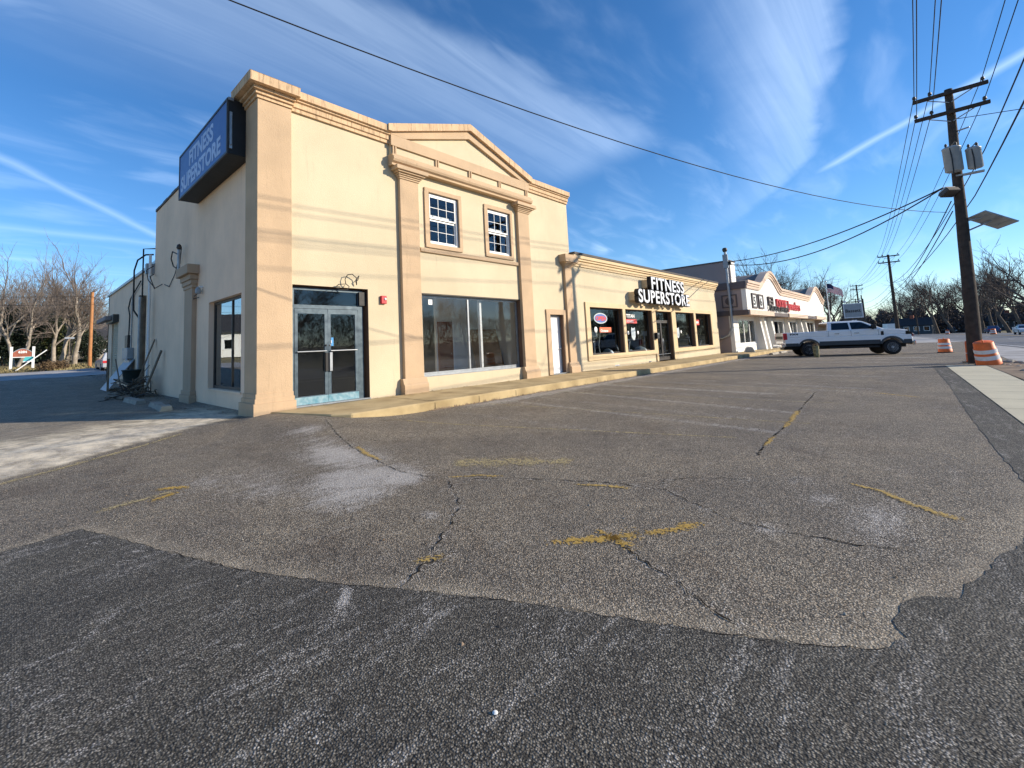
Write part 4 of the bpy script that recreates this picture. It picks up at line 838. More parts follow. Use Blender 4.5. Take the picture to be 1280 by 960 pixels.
for k, (y0, y1, x0, rz_, lb) in enumerate(((8.6, 10.3, -1.25, .12, 'weathered concrete wheel stop lying beside the scrap heap'), (6.3, 8.0, -1.15, .05, 'broken wheel stop with a snowy top, middle of three along the side wall'), (3.4, 5.4, -1.0, -.05, 'weathered wheel stop nearest the corner, below the side window'))):
    cx, cy = x0, (y0+y1)/2; l = y1-y0; m_ = MB(); n = 8; rn = random.Random(30+k); vs = []
    for i in range(n+1):
        yy = -l/2+l*i/n; j = lambda: rn.uniform(-.018, .018); vs += [(-.14+j(), yy, 0), (-.10+j(), yy, .12+j()), (.09+j(), yy, .125+j()), (.14+j(), yy, 0)]
    m_.add(vs, [(i*4+q, i*4+q+1, i*4+q+5, i*4+q+4) for i in range(n) for q in range(3)]+[(0,1,2,3), tuple(n*4+q for q in (3,2,1,0))])
    o = m_.build('wheel_stop', 'oldwood' if k == 0 else 'concrete', None, (cx, cy, Z(cx, cy)), rz_); tag(o, lb, 'wheel stop', 'wheel stops along the side wall')
t = wthing('door_notice', 'small blue and white notice on the glass of the double door', 'notice', (1.76, .15, 1.7)); bx(1.65, 1.87, .150, .156, 1.60, 1.81).build('panel', mat('notice_blue', (.05,.28,.62), .5, .05, 5), t); bx(1.70, 1.82, .147, .1495, 1.67, 1.74).build('blank', 'white', t)
t = wthing('window_notice', 'small white paper square high in the large shop window', 'notice', (5.16, .15, 2.85)); bx(5.08, 5.24, .180, .184, 2.76, 2.92).build('paper', 'white', t)
t = wthing('plywood_sheet', 'brown plywood sheet leaning inside the large shop window', 'board', (9.9, 2.4, .21)); MB().prism([(2.15,.22),(2.62,2.12),(2.65,2.12),(2.18,.22)], 'x', 9.25, 10.9).build('panel', 'plywood', t); bx(9.2, 10.95, 2.08, 2.12, .22, .30).build('batten', 'oldwood', t)

# decals and machines in the low shop windows
M['decalred'] = mat('red_decal', (.62,.06,.05), .5, .1, 5); M['decalorange'] = mat('orange_decal', (.75,.16,.06), .5, .1, 5); M['decalblue'] = mat('blue_decal', (.10,.16,.42), .5, .1, 5); M['decalgrey'] = mat('pale_decal', (.50,.56,.58), .5, .12, 6)
Yd = .180
t = wthing('oval_sign', 'oval red and blue sign in the first dark shop window', 'sign', (15.6, Yd, 2.5))
sc2_ = [(15.5+.62*math.cos(a), 2.48+.25*math.sin(a)) for a in np.linspace(0, 2*math.pi, 28, endpoint=False)]; sc3_ = [(15.5+.54*math.cos(a), 2.48+.20*math.sin(a)) for a in np.linspace(0, 2*math.pi, 28, endpoint=False)]
MB().prism(sc2_, 'y', Yd-.012, Yd).build('ring', 'decalgrey', t); MB().prism(sc3_, 'y', Yd-.02, Yd-.0125).build('field', 'decalblue', t); text('lettering', 'OPEN', .27, 'decalred', t, (15.5, Yd-.024, 2.38), extrude=.002, bold=.012, align='CENTER', sx=1.35)
t = wthing('orange_decal', 'orange lettered sticker with white disc in the first dark shop window', 'sticker', (15.7, Yd, 1.95))
MB().lathe([(.14,0),(.14,-.006),(.07,-.006),(0,-.006)], (15.0,Yd,1.95), 16, axis='y').build('disc', 'white', t); bx(15.35, 16.45, Yd-.006, Yd, 1.82, 2.06).build('panel', 'decalorange', t); text('lettering', 'Octane', .16, 'white', t, (15.42, Yd-.008, 1.85), extrude=.001, bold=.006, sx=1.5)
t = wthing('window_lettering', 'white and red lettering across the second dark shop window', 'sticker', (18.6, Yd, 2.5))
text('lettering', 'TITAN', .24, 'white', t, (18.1, Yd-.004, 2.56), extrude=.001, bold=.01, sx=1.35); bx(18.0, 19.25, Yd-.006, Yd, 2.26, 2.48).build('panel', 'decalred', t); text('lettering', 'FITNESS', .17, 'decalgrey', t, (18.1, Yd-.008, 2.30), extrude=.001, bold=.004, sx=1.3)
for k, x in enumerate((18.75, 24.7)):
    t = wthing('window_emblem', 'pale rounded emblem between two white dots on the %s dark shop window' % ('second' if k == 0 else 'third'), 'sticker', (x, Yd, 1.7), group='pale emblems on the shop windows')
    MB().prism([(x-.24,1.86),(x-.16,2.08),(x-.06,2.0),(x+.1,2.02),(x+.2,2.06),(x+.25,1.85),(x+.24,1.6),(x+.12,1.42),(x-.02,1.40),(x-.2,1.55)], 'y', Yd-.006, Yd).build('emblem', 'decalgrey', t)
    for s in (-1, 1): MB().lathe([(.10,0),(.10,-.006),(.05,-.006),(0,-.006)], (x+s*.55,Yd,1.78), 12, axis='y').build('dot', 'white', t)
t = wthing('red_window_sign', 'small red and white sign in the last dark shop window', 'sign', (27.9, Yd, 2.35)); bx(27.45, 28.5, Yd-.02, Yd, 2.2, 2.55).build('panel', 'decalred', t); bx(27.6, 28.35, Yd-.026, Yd-.0205, 2.31, 2.44).build('stripe', 'white', t)
t = wthing('letterbox', 'black letterbox on the pier beside the dark shop door', 'letterbox', (20.9, -.1, 1.6)); MB().box(20.74, 21.04, -.22, -.061, 1.42, 1.75).build('box', 'black', t, bevel=.01); bx(20.78, 21.0, -.232, -.2205, 1.66, 1.70).build('flap', 'conduit', t)

M['silver'] = mat('silver_frame', (.80,.81,.83), .4, .1, 5)
def bike(x, y, rz_, label):
    t = thing('exercise_bike', label, 'exercise bike', (x, y, .212), rz_, 'exercise machines in the dark windows')
    MB().lathe([(.05,-.06),(.27,-.06),(.30,-.03),(.30,.03),(.27,.06),(.05,.06)], (.42,0,.42), 20, axis='y').build('flywheel', 'silver', t)
    f = MB(); f.tube([(-.5,-.28,.04),(-.5,.28,.04)], .035, 8); f.tube([(.62,-.28,.04),(.62,.28,.04)], .035, 8); f.tube([(-.5,0,.05),(-.1,0,.35),(.42,0,.42),(.62,0,.05)], .035, 8); f.tube([(-.1,0,.35),(-.32,0,1.0)], .035, 8); f.tube([(.30,0,.42),(.46,0,1.15)], .035, 8); f.build('frame', 'silver', t)
    MB().prism([(-.5,.99),(-.5,1.06),(-.15,1.04),(-.12,1.01)], 'y', -.11, .11).build('saddle', 'black', t); h = MB(); h.tube([(.46,0,1.13),(.36,-.24,1.22),(.62,-.24,1.2)], .018, 6); h.tube([(.46,0,1.13),(.36,.24,1.22),(.62,.24,1.2)], .018, 6); h.build('handlebar', 'white', t)
    MB().box(.44, .56, -.13, .13, 1.24, 1.42).build('console', 'white', t); MB().tube([(.10,-.20,.20),(.10,-.14,.35),(.10,.14,.35),(.10,.20,.52)], .016, 6).build('pedal_crank', 'silver', t); return t
def elliptical(x, y, rz_, label):
    t = thing('elliptical_trainer', label, 'exercise machine', (x, y, .212), rz_, 'exercise machines in the dark windows')
    b = MB(); b.tube([(-.9,-.25,.05),(.7,-.25,.05)], .03, 6); b.tube([(-.9,.25,.05),(.7,.25,.05)], .03, 6); b.tube([(-.9,-.25,.05),(-.9,.25,.05)], .03, 6); b.tube([(.7,-.25,.05),(.7,.25,.05)], .03, 6); b.tube([(.55,0,.05),(.5,0,1.45)], .045, 8); b.build('frame', 'silver', t)
    MB().lathe([(.03,-.09),(.36,-.09),(.40,0),(.36,.09),(.03,.09)], (-.45,0,.45), 18, axis='y').build('drum_cover', 'decalgrey', t)
    for s in (-1, 1): MB().tube([(.35,s*.26,.3),(.48,s*.26,1.0),(.36,s*.26,1.45),(.25,s*.2,1.75)], .022, 6).build('arm', 'white', t); MB().box(-.35, .1, s*.2-.09, s*.2+.09, .34+.06*s, .39+.06*s).build('footplate', 'black', t)
    MB().box(.42, .54, -.17, .17, 1.42, 1.68).build('console', 'white', t); return t
def bench_press(x, y, label):
    t = thing('weight_bench', label, 'weight bench', (x, y, .212), 0, 'exercise machines in the dark windows')
    f = MB(); f.tube([(-.5,-.5,0),(-.5,-.5,1.9)], .035, 6); f.tube([(-.5,.5,0),(-.5,.5,1.9)], .035, 6); f.tube([(-.5,-.5,1.9),(-.5,.5,1.9)], .035, 6); f.tube([(-.5,0,.1),(.8,0,.1),(.8,0,.42)], .03, 6); f.build('frame', 'white', t)
    MB().box(-.45, .85, -.15, .15, .42, .50).build('pad', 'black', t); MB().tube([(-.42,-.9,1.05),(-.42,.9,1.05)], .018, 6).build('bar', 'silver', t)
    for s in (-1, 1): MB().lathe([(.02,-.03),(.2,-.03),(.2,.03),(.02,.03)], (-.42,s*.75,1.05), 14, axis='y').build('weight_plate', 'steelgrey', t)
    return t
bike(15.3, .75, .5, 'silver exercise bike behind the glass of the first dark shop window'); elliptical(16.6, .85, 1.2, 'elliptical trainer in the first dark shop window beside a bike')
bike(18.5, .72, -.6, 'silver exercise bike in the second dark shop window'); elliptical(19.7, .8, 2.2, 'elliptical trainer in the second dark shop window'); elliptical(22.3, 1.0, .8, 'elliptical trainer just inside the dark shop door')
bench_press(25.2, 1.15, 'weight bench with bar in the third dark shop window'); bench_press(28.6, 1.15, 'weight bench with bar in the last dark shop window'); bike(29.4, .75, 1.9, 'silver exercise bike in the last dark shop window')
# ------------------------------------------------------------------ vehicles
M['wheelrim'] = mat('bright_alloy', (.62,.63,.65), .35, .05, 5, metal=.3)
def wheel(parent, x, y, r, wd, side, rim=True):
    t_ = MB().lathe([(r*.62,-wd/2),(r*.92,-wd/2),(r,-wd*.34),(r,wd*.34),(r*.92,wd/2),(r*.62,wd/2)], (x,y,r), 24, axis='y').build('wheel', 'blackrub', parent)
    m_ = MB(); yo = y+side*wd*.40; m_.lathe([(r*.64,-.03),(r*.64,.02),(r*.56,.025),(r*.55,-.01)], (x,yo,r), 24, axis='y', sm=False)
    for k in range(8):
        a = k*math.pi/4; m_.obox((x+r*.33*math.cos(a), yo+side*.0, r+r*.33*math.sin(a)), ((math.cos(a),0,math.sin(a)), (0,1,0), (-math.sin(a),0,math.cos(a))), r*.24, .015, r*.055)
    m_.lathe([(r*.16,-.03),(r*.16,.03),(r*.1,.04),(0,.04)], (x,yo,r), 12, axis='y'); m_.build('rim', 'wheelrim', t_)
    MB().lathe([(r*.54,-.01),(r*.54,.0),(.02,.0)], (x,yo-side*.06,r), 16, axis='y').build('brake_disc', 'black', t_); return t_
def arch(cx, r, z0, n=10, x_dir=-1):
    """points over a wheel opening, from the rear foot to the front foot or back"""
    a0 = math.asin(max(-1, min(1, (z0-.42)/r))); an = np.linspace(math.pi-a0, a0, n); p = [(cx+r*math.cos(a), .42+r*math.sin(a)) for a in an]
    return p if x_dir > 0 else p[::-1]
def side_quad(mb, pts, w0, zb, wt, zt, side, off=.004, m=0):
    """pane on the leaning side of a cab; pts are (x, z)"""
    f = lambda z: w0+(wt-w0)*(z-zb)/(zt-zb); P = [(x, side*(f(z)+off), z) for x, z in pts]; Q = [(x, side*(f(z)-.01), z) for x, z in pts]; n = len(pts)
    mb.add(P+Q, [tuple(range(n)), tuple(range(2*n-1, n-1, -1))]+[(i, (i+1) % n, n+(i+1) % n, n+i) for i in range(n)], m)
hd = math.atan2(-.915, .40)
T = thing('pickup_truck', 'white crew cab pickup truck parked with its tail to the shops', 'pickup truck', (30.77, -4.98, Z(31, -5)), hd)
b = MB(); pr = [(-1.24,.66)]+arch(0, .52, .60)[::-1][::-1]+[]
low = [(-1.24,.62)] + [(x, z) for x, z in arch(0, .52, .62, x_dir=1)] + [(x, z) for x, z in arch(4.06, .52, .62, x_dir=1)] + [(4.98,.62),(5.02,.9),(4.98,1.13),(-1.24,1.13)]
b.prism(low, 'y', -.99, .99)
b.prism([(.98,1.131),(3.5,1.131),(4.98,1.131),(4.96,1.22),(4.86,1.34),(4.5,1.42),(3.45,1.47),(.98,1.44)], 'y', -.97, .97)
for s in (-1, 1): b.box(-1.24, .979, s*.90, s*.985, 1.131, 1.45)
b.box(.90, .978, -.899, .899, 1.131, 1.45)
b.build('body', 'paint', T, bevel=.03)
g_ = MB(); W0, WT, ZB, ZT = .955, .74, 1.445, 1.97
g_.add([(1.0,-W0,ZB),(3.80,-W0,ZB),(3.80,W0,ZB),(1.0,W0,ZB),(1.12,-WT,ZT-.02),(2.85,-WT,ZT-.02),(2.85,WT,ZT-.02),(1.12,WT,ZT-.02),(1.3,-WT+.08,ZT+.03),(2.6,-WT+.08,ZT+.03),(2.6,WT-.08,ZT+.03),(1.3,WT-.08,ZT+.03)],
   [(0,3,2,1),(0,1,5,4),(1,2,6,5),(2,3,7,6),(3,0,4,7),(4,5,9,8),(5,6,10,9),(6,7,11,10),(7,4,8,11),(8,9,10,11)]); g_.build('cab', 'paint', T, bevel=.03)
for s in (-1, 1):
    for pts in ([(1.22,1.50),(2.12,1.50),(2.12,1.90),(1.30,1.90)], [(2.22,1.50),(3.42,1.50),(2.80,1.88),(2.70,1.90),(2.22,1.90)]):
        q = MB(); side_quad(q, pts, W0, ZB, WT, ZT, s, .006); q.build('side_window', 'carglass', T)
    q = MB(); q.box(-1.22, -.54, s*.991, s*1.0, .62, .80); q.box(.54, 3.53, s*.991, s*1.0, .62, .86); q.box(4.6, 4.98, s*.991, s*1.0, .62, .84); q.build('lower_cladding', mat('dark_cladding', (.05,.055,.06), .5, .1, 5), T)
    for cx in (0, 4.06):
        o_, i_ = arch(cx, .62, .62, 12, 1), arch(cx, .52, .62, 12, 1); f = MB(); n = len(o_); vs = [(x, s*.985, z) for x, z in o_]+[(x, s*.985, z) for x, z in i_]+[(x, s*1.035, z) for x, z in o_]+[(x, s*1.035, z) for x, z in i_]
        f.add(vs, [(i, i+1, n+i+1, n+i) for i in range(n-1)]+[(2*n+i, 2*n+i+1, 3*n+i+1, 3*n+i) for i in range(n-1)]+[(i, i+1, 2*n+i+1, 2*n+i) for i in range(n-1)]+[(n+i, n+i+1, 3*n+i+1, 3*n+i) for i in range(n-1)]); f.build('wheel_flare', bpy.data.materials['dark_cladding'], T)
    for x in (1.35, 2.32): MB().box(x, x+.24, s*.972, s*1.0, 1.26, 1.31).build('door_handle', 'chrome', T, bevel=.008)
    l = MB()
    for x in (1.05, 2.17, 3.48): l.box(x-.006, x+.006, s*.968, s*.9735, .9, 1.44)
    l.build('door_seam', 'black', T)
    mi = MB(); mi.box(3.14, 3.32, s*1.0, s*1.26, 1.48, 1.74); mi.tube([(3.25,s*.95,1.47),(3.25,s*1.05,1.52)], .04, 6); mi.build('mirror', 'black', T, bevel=.02)
    MB().box(-1.29, -1.10, s*.84, s*1.0, 1.02, 1.42).build('tail_light', 'red', T, bevel=.015)
    MB().prism([(4.72,1.0),(5.0,1.0),(4.99,1.2),(4.88,1.33),(4.74,1.30)], 'y', s*.72, s*.985).build('headlight', 'carglass', T)
    MB().prism([(3.58,1.08),(3.72,1.12),(3.72,1.34),(3.60,1.32)], 'y', s*.971, s*.985).build('fender_vent', 'black', T)
    text('bed_decal', 'FX4', .13, 'black', T, (-.95 if s < 0 else -.45, s*.989, 1.29), (R(90), 0, 0 if s < 0 else R(180)), .002, .006, 2.0)
    for x in (0, 4.06): wheel(T, x, s*.84, .42, .30, s)
MB().box(1.04, 3.46, -.985, .985, .44, .52).build('running_board', 'black', T); MB().box(-1.2, 4.9, -.45, .45, .40, .66).build('chassis', 'black', T)
tg = MB(); tg.box(-1.30, -1.245, -.83, .83, .80, 1.45); tgo = tg.build('tailgate', 'paint', T, bevel=.015); MB().box(-1.32, -1.302, -.75, .75, 1.06, 1.24).build('tailgate_band', 'black', tgo)
bp = MB(); bp.box(-1.46, -1.245, -.98, .98, .56, .76); bp.build('rear_bumper', 'chrome', T, bevel=.03); bp = MB(); bp.box(4.99, 5.16, -.98, .98, .52, .78); bp.build('front_bumper', 'chrome', T, bevel=.04); MB().box(4.985, 5.06, -.70, .70, .80, 1.2).build('grille', 'chrome', T)
q = MB(); q.add([(3.815,-.88,1.47),(3.815,.88,1.47),(2.87,.70,1.945),(2.87,-.70,1.945)], [(0,1,2,3)]); q.add([(3.80,-.88,1.46),(3.80,.88,1.46),(2.85,.70,1.935),(2.85,-.70,1.935)], [(3,2,1,0)]); q.build('windshield', 'carglass', T)
q = MB(); q.add([(.99,-.8,1.50),(.99,.8,1.50),(1.09,.66,1.90),(1.09,-.66,1.90)], [(0,1,2,3)]); q.add([(1.02,-.8,1.50),(1.02,.8,1.50),(1.12,.66,1.90),(1.12,-.66,1.90)], [(3,2,1,0)]); q.build('rear_window', 'carglass', T)

T.scale = (.955, 1, 1)
def car(label, cat, x, y, rz_, c, kind='car', z=None):
    t = thing('parked_car' if kind != 'pickup' else 'parked_pickup', label, cat, (x, y, Z(x, y) if z is None else z), rz_)
    p = mat('car_paint', c, .3, .05, 2, coat=.5); suv = kind == 'suv'; top_ = 1.72 if suv else 1.45
    low = [(-.85,.32)]+[(q, w_-.10) for q, w_ in arch(0, .38, .42, 8, 1)]+[(q, w_-.10) for q, w_ in arch(2.75, .38, .42, 8, 1)]+[(3.6,.35),(3.65,.6),(3.5,.80),(2.5,.95),(-.75,.98 if kind != 'pickup' else .95),(-.9,.7)]
    MB().prism(low, 'y', -.88, .88).build('body', p, t, bevel=.05)
    gx0, gx1, gt0, gt1 = (-.75, 2.45, -.55, 1.5) if suv else ((-.35, 2.35, .15, 1.35) if kind == 'car' else (.75, 2.45, .9, 1.65))
    zb = .95; G = MB(); G.add([(gx0,-.84,zb),(gx1,-.84,zb),(gx1,.84,zb),(gx0,.84,zb),(gt0,-.62,top_),(gt1,-.62,top_),(gt1,.62,top_),(gt0,.62,top_)], [(0,3,2,1),(4,5,6,7),(0,1,5,4),(1,2,6,5),(2,3,7,6),(3,0,4,7)]); G.build('cab', p, t, bevel=.05)
    for s in (-1, 1):
        q = MB(); side_quad(q, [(gx0+.28,zb+.06),(gx1-.30,zb+.06),(gt1-.02,top_-.08),(gt0+.1,top_-.08)], .84, zb, .62, top_, s, .008); q.build('side_window', 'carglass', t)
        for xx in (0, 2.75):
            wv = MB().lathe([(.1,-.1),(.28,-.1),(.32,-.06),(.32,.06),(.28,.1),(.1,.1)], (xx,s*.78,.32), 16, axis='y').build('wheel', 'blackrub', t); MB().lathe([(.19,-.02),(.19,.02),(.05,.03),(0,.03)], (xx,s*.87,.32), 10, axis='y').build('rim', 'alu', wv)
        MB().box(-.92, -.80, s*.62, s*.86, .66, .84).build('tail_light', 'red', t); MB().box(3.50, 3.66, s*.55, s*.84, .58, .72).build('headlight', 'white', t)
    q = MB(); q.add([(gx1+.012,-.76,zb+.05),(gx1+.012,.76,zb+.05),(gt1+.06,.58,top_-.05),(gt1+.06,-.58,top_-.05)], [(0,1,2,3)]); q.build('windshield', 'carglass', t)
    if kind == 'pickup':
        bb = MB(); [bb.box(-.85, .74, s*.80, s*.87, .951, 1.12) for s in (-1, 1)]; bb.box(-.88, -.80, -.79, .79, .951, 1.12); bb.build('bed_side', p, t)
    return t
def polar(bd, rng): return CAM.x+rng*math.cos(R(bd)), CAM.y+rng*math.sin(R(bd))
sd_ = math.atan(.0732)
x, y = polar(-1.35, 185); car('dark SUV driving on the far side of the street between the two nearest poles', 'car', x, y, sd_+math.pi, (.06,.045,.045), 'suv')
x, y = polar(-3.75, 140); car('blue car on the far side of the street, just beyond the near utility pole', 'car', x, y, sd_, (.05,.09,.18))
x, y = polar(-5.25, 108); car('white pickup on the far side of the street at the edge of view', 'pickup truck', x, y, sd_+math.pi, (.70,.72,.74), 'pickup')
car('maroon car parked beyond the white truck near the tall roadside sign', 'car', 88, -5.2, R(-75), (.16,.02,.03))
car('pale silver car behind the rear wing of the store, half hidden by the roll-up door', 'car', 1.75, 34.0, R(90), (.45,.47,.50))
car('white car in the driveway behind the orange pole', 'car', 3.2, 56, R(15), (.7,.7,.7))
t = thing('box_truck', 'white box truck far along the street beyond the parked truck', 'truck', (*polar(2.4, 165), Z(*polar(2.4, 165))), sd_+R(12))
MB().box(-2.2, 1.6, -1.1, 1.1, .9, 3.1).build('box', 'white', t, bevel=.04); MB().prism([(1.65,.5),(3.4,.5),(3.4,1.3),(2.9,2.3),(1.65,2.3)], 'y', -1.0, 1.0).build('cab', 'white', t, bevel=.05)
for s in (-1, 1):
    for xx in (-1.2, 2.6): MB().lathe([(.1,-.14),(.45,-.14),(.45,.14),(.1,.14)], (xx,s*.92,.45), 16, axis='y').build('wheel', 'blackrub', t)
MB().box(-2.1, 3.2, -.5, .5, .5, .88).build('chassis', 'black', t)

# ------------------------------------------------------------------ drums, cone, bits by the kerb
def drum(x, y, label, h=.78, tilt=(0,0,0), z=None, rz_=0):
    t = thing('traffic_drum', label, 'traffic drum', (x, y, Z(x, y) if z is None else z), rz_, 'orange and white traffic drums')
    t.rotation_euler = (tilt[0], tilt[1], rz_)
    k = h/1.0; r0, r1 = .30*k/.8, .245*k/.8
    MB().lathe([(r0*1.12,0),(r0*1.12,.05*k),(r0*.98,.07*k)], (0,0,0), 20).build('base', 'blackrub', t)
    pr = [(r0,.04*k),(r0*.99,.26*k),(r0*.94,.27*k),(r0*.93,.50*k),(r0*.885,.51*k),(r0*.87,.74*k),(r0*.83,.75*k),(r1*.98,.97*k),(r1*.9,1.0*k),(.06,1.0*k)]
    MB().lathe(pr, (0,0,0), 22).build('body', 'orange', t)
    for a, b_ in ((.285,.425), (.525,.665)): MB().lathe([(r0*.945-(a-.28)*.03,a*k),(r0*.935-(a-.28)*.03,b_*k)], (0,0,0), 22).build('stripe', 'refl', t) if False else None
    for a, b_, rr in ((.29,.46,.945), (.56,.72,.90)):
        m_ = MB(); n = 22; vs = []
        for z_ in (a, b_): vs += [(r0*rr*math.cos(2*math.pi*j/n)*1.012, r0*rr*math.sin(2*math.pi*j/n)*1.012, z_*k) for j in range(n)]
        m_.add(vs, [(j, (j+1) % n, n+(j+1) % n, n+j) for j in range(n)], 0, True); m_.build('stripe', 'refl', t)
    MB().tube([(-.10,0,1.0*k),(-.08,0,1.06*k),(.08,0,1.06*k),(.10,0,1.0*k)], .02, 6).build('handle', 'orange', t); return t
drum(32.9, -10.95, 'upright orange and white drum near the front of the white truck', .76)
drum(21.15, -11.82, 'orange and white drum tilted against the foot of the nearest utility pole', .86, (R(-6), R(-13), 0), .0)
for k, (bd, rg, lb) in enumerate(((-1.15, 150, 'small far drum in the street, left of the nearest pole'), (-3.72, 118, 'small far drum in the street beside the blue car'))):
    x, y = polar(bd, rg); drum(x, y, lb, .95)
x, y = 23.0, -11.42; t = thing('traffic_cone', 'tall slim orange and white channelizer post tucked behind the nearest utility pole', 'traffic cone', (x, y, Z(x, y)))
MB().lathe([(.10,0),(.10,.04),(.085,.05),(.06,.82),(.03,.84)], (0,0,0), 14).build('body', 'orange', t); MB().box(-.19, .19, -.19, .19, 0, .035).build('base', 'blackrub', t)
for a, b_ in ((.35,.47), (.58,.70)):
    m_ = MB(); n = 14; vs = [( (.0875-.031*(z_-.05)/.77)*1.0*math.cos(2*math.pi*j/n), (.0875-.031*(z_-.05)/.77)*math.sin(2*math.pi*j/n), z_) for z_ in (a, b_) for j in range(n)]; m_.add(vs, [(j, (j+1) % n, n+(j+1) % n, n+j) for j in range(n)], 0, True); m_.build('stripe', 'refl', t)
# mossy stump-like post by the truck
M['camo'] = mat('mottled_planter', (.10,.105,.045), .9, .3, 7, .4, 30, c2=(.36,.33,.20))
t = thing('planter', 'mottled green and tan planter tub standing beside the truck', 'planter', (28.6, -5.85, 0)); MB().lathe([(.12,0),(.14,.25),(.15,.66),(.12,.66),(.11,.5)], (0,0,0), 14, sm=False).build('tub', 'camo', t)
sh = MB(); rn = random.Random(3)
for i in range(120):
    c = Vector((rn.gauss(0,.07), rn.gauss(0,.07), .60+abs(rn.gauss(0,.08)))); d = Vector((rn.gauss(0,1),rn.gauss(0,1),rn.gauss(.5,1))).normalized()*.06; e = d.cross(Vector((rn.random(),1,.3))).normalized()*.03; sh.add([c-e, c+d, c+e], [(0,1,2)])
sh.build('foliage', 'hedge', t)
for k, (x0, x1, y_, lb) in enumerate(((33.0, 34.9, -2.75, 'long concrete wheel stop on the kerb by the corner of the white store'), (35.6, 37.5, -2.75, 'wheel stop on the kerb just behind the tail of the truck'))):
    o = MB().prism([(-.13,0),(-.09,.13),(.09,.13),(.13,0)], 'x', -(x1-x0)/2, (x1-x0)/2).build('wheel_stop', 'concrete', None, ((x0+x1)/2, y_, Z(x0, y_)), 0, .01); tag(o, lb, 'wheel stop', 'wheel stops by the shops')
o = MB().prism([(-.35,0),(-.22,.32),(-.12,.36),(.12,.36),(.22,.30),(.35,0)], 'x', -.25, .25).build('sand_bag', 'steelgrey', None, (33.6, -1.35, .2), .3, .03); tag(o, 'small grey pointed bag at the foot of the white store corner', 'bag')
o = MB().lathe([(.018,0),(.024,.008),(.012,.02),(0,.022)], (0,0,0), 7, sm=False).build('pebble', 'white', None, (-2.48, -9.05, .004)); o.scale = (.5, .5, .5); tag(o, 'tiny white pebble lying on the new dark asphalt', 'pebble')

# ------------------------------------------------------------------ utility poles and wires
def pole(x, y, h, dx, dy, label, arms=True, r0=.235, r1=.125, extras=False, yw=0, group='utility poles along the street', z=None):
    t = thing('utility_pole', label, 'utility pole', (x, y, Z(x, y) if z is None else z), yw, group)
    n = 9; rn = random.Random(int(x*7)); pts = [(dx*i/n+rn.uniform(-.012,.012), dy*i/n+rn.uniform(-.012,.012), h*i/n-(.3 if i == 0 else 0)) for i in range(n+1)]
    MB().tube(pts, [r0+(r1-r0)*i/n for i in range(n+1)], 14).build('pole', 'wood', t)
    if arms:
        for za, yo in ((h-.22, 0), (h-1.0, 0)):
            px_, py_ = dx*za/h, dy*za/h; a = MB().box(px_-.30, px_-.17, py_-1.03, py_+1.03, za-.065, za+.065).build('crossarm', 'wood', t, bevel=.008)
            for sg in (-1, 1): MB().tube([(px_-.20, py_+sg*.62, za-.07), (px_-.16, py_+sg*.03, za-.36)], .02, 5).build('brace', 'conduit', a)
            for off in (.97, .52, -.90): MB().lathe([(.025,.065),(.025,.12),(.06,.13),(.065,.17),(.045,.19),(.06,.21),(.035,.25),(0,.26)], (px_-.235, py_+off, za), 10).build('insulator', 'bronze', a)
    if extras:
        for (yo, z0, z1, r, xx) in ((.08, 7.45, 8.32, .26, -.44), (-.48, 7.44, 8.14, .21, -.33)):
            yy = dy*.7+yo; tr = MB().lathe([(r*.8,z0-.03),(r,z0),(r,z1),(r*1.05,z1+.01),(r*1.02,z1+.06),(r*.6,z1+.11),(0,z1+.12)], (xx,yy,0), 18).build('transformer', 'steelgrey', t)
            for k in (-1, 1): MB().lathe([(.03,0),(.05,.05),(.03,.09),(.05,.13),(.02,.2),(0,.21)], (xx,yy+k*r*.5,z1+.06), 8).build('bushing', 'bronze', tr)
            MB().tube([(xx-r*.3,yy-.1,z1+.25),(xx-r*.9,yy+.05,z1+.05),(xx-r-.03,yy+.03,(z0+z1)/2),(xx-r-.02,yy+.04,z0-.15)], .018, 5).build('lead', 'black', tr)
        MB().box(-.18, .02, -.95, -.2, 7.28, 7.34).build('bracket', 'conduit', t)
        MB().tube([(0,-.35,9.1),(-.1,-.75,9.13)], .03, 6).build('bracket', 'conduit', t)
        fl = MB(); fl.obox((-.40,.05,6.66), (Vector((.55,-.5,.0)).normalized(), Vector((.35,.38,.85)).normalized(), Vector((.55,-.5,0)).normalized().cross(Vector((.35,.38,.85)).normalized())), .25, .09, .20); fo = fl.build('floodlight', 'bronze', t, bevel=.02); MB().obox((-.375,.075,6.72), (Vector((.55,-.5,.0)).normalized(), Vector((.35,.38,.85)).normalized(), Vector((.55,-.5,0)).normalized().cross(Vector((.35,.38,.85)).normalized())), .20, .085, .16).build('hood', 'conduit', fo); MB().tube([(-.42,.05,6.68),(0,-.1,6.5)], .03, 6).build('arm', 'conduit', fo)
        u = Vector((.50,-.86,0)).normalized(); nrm = Vector((SX*.5, SY*.5, .86)).normalized(); v = nrm.cross(u).normalized(); u = v.cross(nrm)
        c = Vector((.15,-.95,5.42)); sp_ = MB().obox(c, (u, v, nrm), .52, .46, .02).build('solar_panel', 'steelgrey', t); MB().obox(c-nrm*.03, (u, v, nrm), .05, .44, .012).build('rail', 'alu', sp_); [MB().obox(c-nrm*.025+u*k_, (u, v, nrm), .012, .44, .008).build('panel_seam', 'conduit', sp_) for k_ in (-.3, 0, .3)]; MB().tube([tuple(c-nrm*.04), (0,-.28,5.1)], .03, 6).build('strut', 'conduit', sp_); MB().tube([tuple(c-nrm*.04-u*.3), (0,-.26,5.5)], .03, 6).build('strut', 'conduit', sp_)
    return t
pole(22.4, -11.57, 10.87, 0, -.36, 'nearest tall dark utility pole, with two crossarms, grey transformers and a solar panel', True, .225, .12, True)
